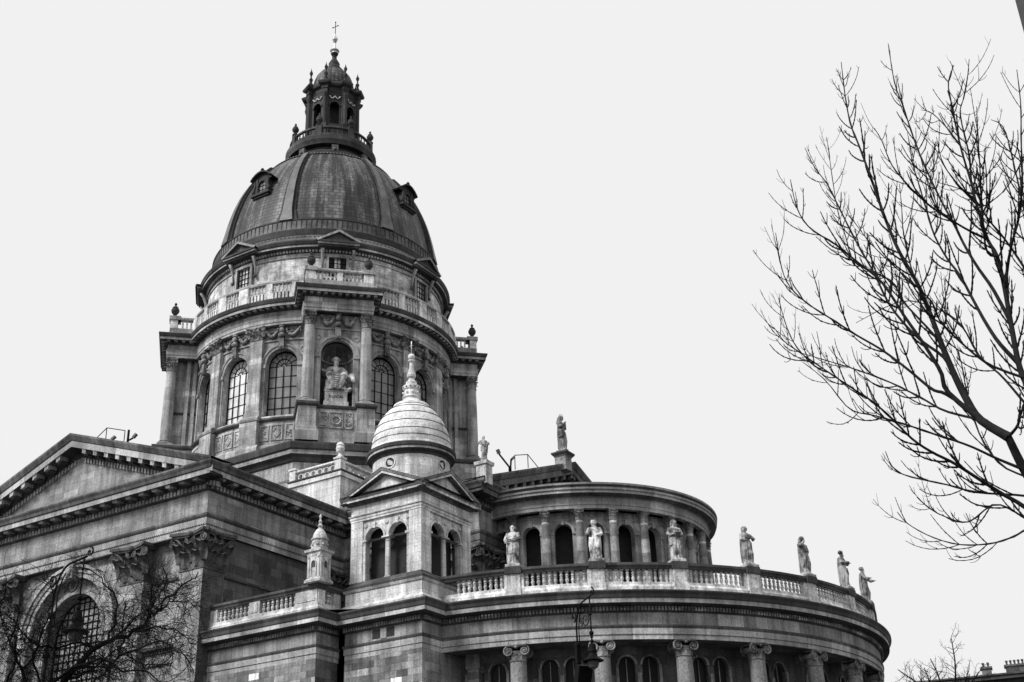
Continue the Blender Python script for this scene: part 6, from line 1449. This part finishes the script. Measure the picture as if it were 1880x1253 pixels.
# ================================================================== NEIGHBOURING HOUSES
def house(name, lb, o, n, w, dep, h, chims, mat='render'):
    root = empty(name, (o[0], o[1], 0)); tag(root, lb, 'building', 'houses around the square'); M = flat((0, 0), n); m = MB()
    mbox(m, M, 0, w, 0, h, -dep, 0); m2 = lambda *a: mbox(m, M, *a)
    mbox(m, M, -.1, w+.1, h-.9, h-.6, -dep, .18, m=0); mbox(m, M, -.3, w+.3, h, h+.35, -dep-.3, .55, m=0); mbox(m, M, -.4, w+.4, h+.35, h+.5, -dep-.4, .7, m=1)
    m.build('wall', [mat, 'dark'], root)
    r = MB(); V = [M(-.3, h+.5, .6), M(w+.3, h+.5, .6), M(w+.3, h+1.0, -dep/2), M(-.3, h+1.0, -dep/2), M(-.3, h+.5, -dep-.3), M(w+.3, h+.5, -dep-.3)]
    r.add(V, [[0, 1, 2, 3], [3, 2, 5, 4], [0, 3, 4], [1, 5, 2]]); ro = r.build('roof', 'roof', root)
    for (u, ww, nn_) in chims:
        c = MB(); mbox(c, M, u-ww/2, u+ww/2, h+.3, h+1.3, -1.9, -.9); mbox(c, M, u-ww/2-.12, u+ww/2+.12, h+1.3, h+1.48, -2.02, -.78)
        for i in range(nn_): q = M(u-ww/2+ww*(i+.5)/nn_, 0, -1.4); revolve(c, q[:2], [(.1, h+1.48), (.09, h+1.8), (.14, h+1.82), (.12, h+1.95), (0, h+1.96)], 8)
        c.build('chimney', 'dark', ro)
    ns = int(h//3.8); nw = max(1, int(w//3.2))
    for j in range(ns):
        for i in range(nw):
            u = w*(i+.5)/nw; z = 1.3+j*(h-1)/ns
            f = MB(); mbox(f, M, u-.75, u+.75, z-.1, z, 0, .16); mbox(f, M, u-.72, u-.58, z, z+2.0, 0, .08); mbox(f, M, u+.58, u+.72, z, z+2.0, 0, .08); mbox(f, M, u-.8, u+.8, z+2.0, z+2.2, 0, .14)
            fo = f.build('window', 'plaster', root); g2 = MB(); g2.add([M(u-.58, z, .02), M(u+.58, z, .02), M(u+.58, z+2.0, .02), M(u-.58, z+2.0, .02)], [[0, 1, 2, 3]]); g2.build('pane', 'glassd', fo)
    return root
e0 = px(1752, 1243, 130); e1 = px(1880, 1235, 130); hh = (e0[2]+e1[2])/2-.55; dv = (e1-e0)[:2]; dv /= np.linalg.norm(dv); nrm = np.array([dv[1], -dv[0]])
u_of = lambda x: float(np.dot((px(x, 1240, 130)-e0)[:2], dv))
house('apartment_house', 'distant grey house with two chimney stacks behind the far bare tree', e0[:2]-dv*6, nrm, 34, 12, hh, [(6+u_of(1813), .9, 2), (6+u_of(1868), 1.8, 5)])
o2 = e0[:2]-dv*6.2
o2 = o2-dv*14-nrm*2
house('apartment_house', 'lower dark-roofed house hidden behind the distant bare tree', o2, nrm, 13.5, 12, hh-1.5, [(11.5, .9, 2)], 'dark')
bc = np.array([CAM.x+30*math.cos(R(93.31)), CAM.y+30*math.sin(R(93.31))])
house('corner_house', 'tall plain grey house edge at the top right corner of the view', bc, (-.25, -.97), 16, 12, 30, [], 'render')
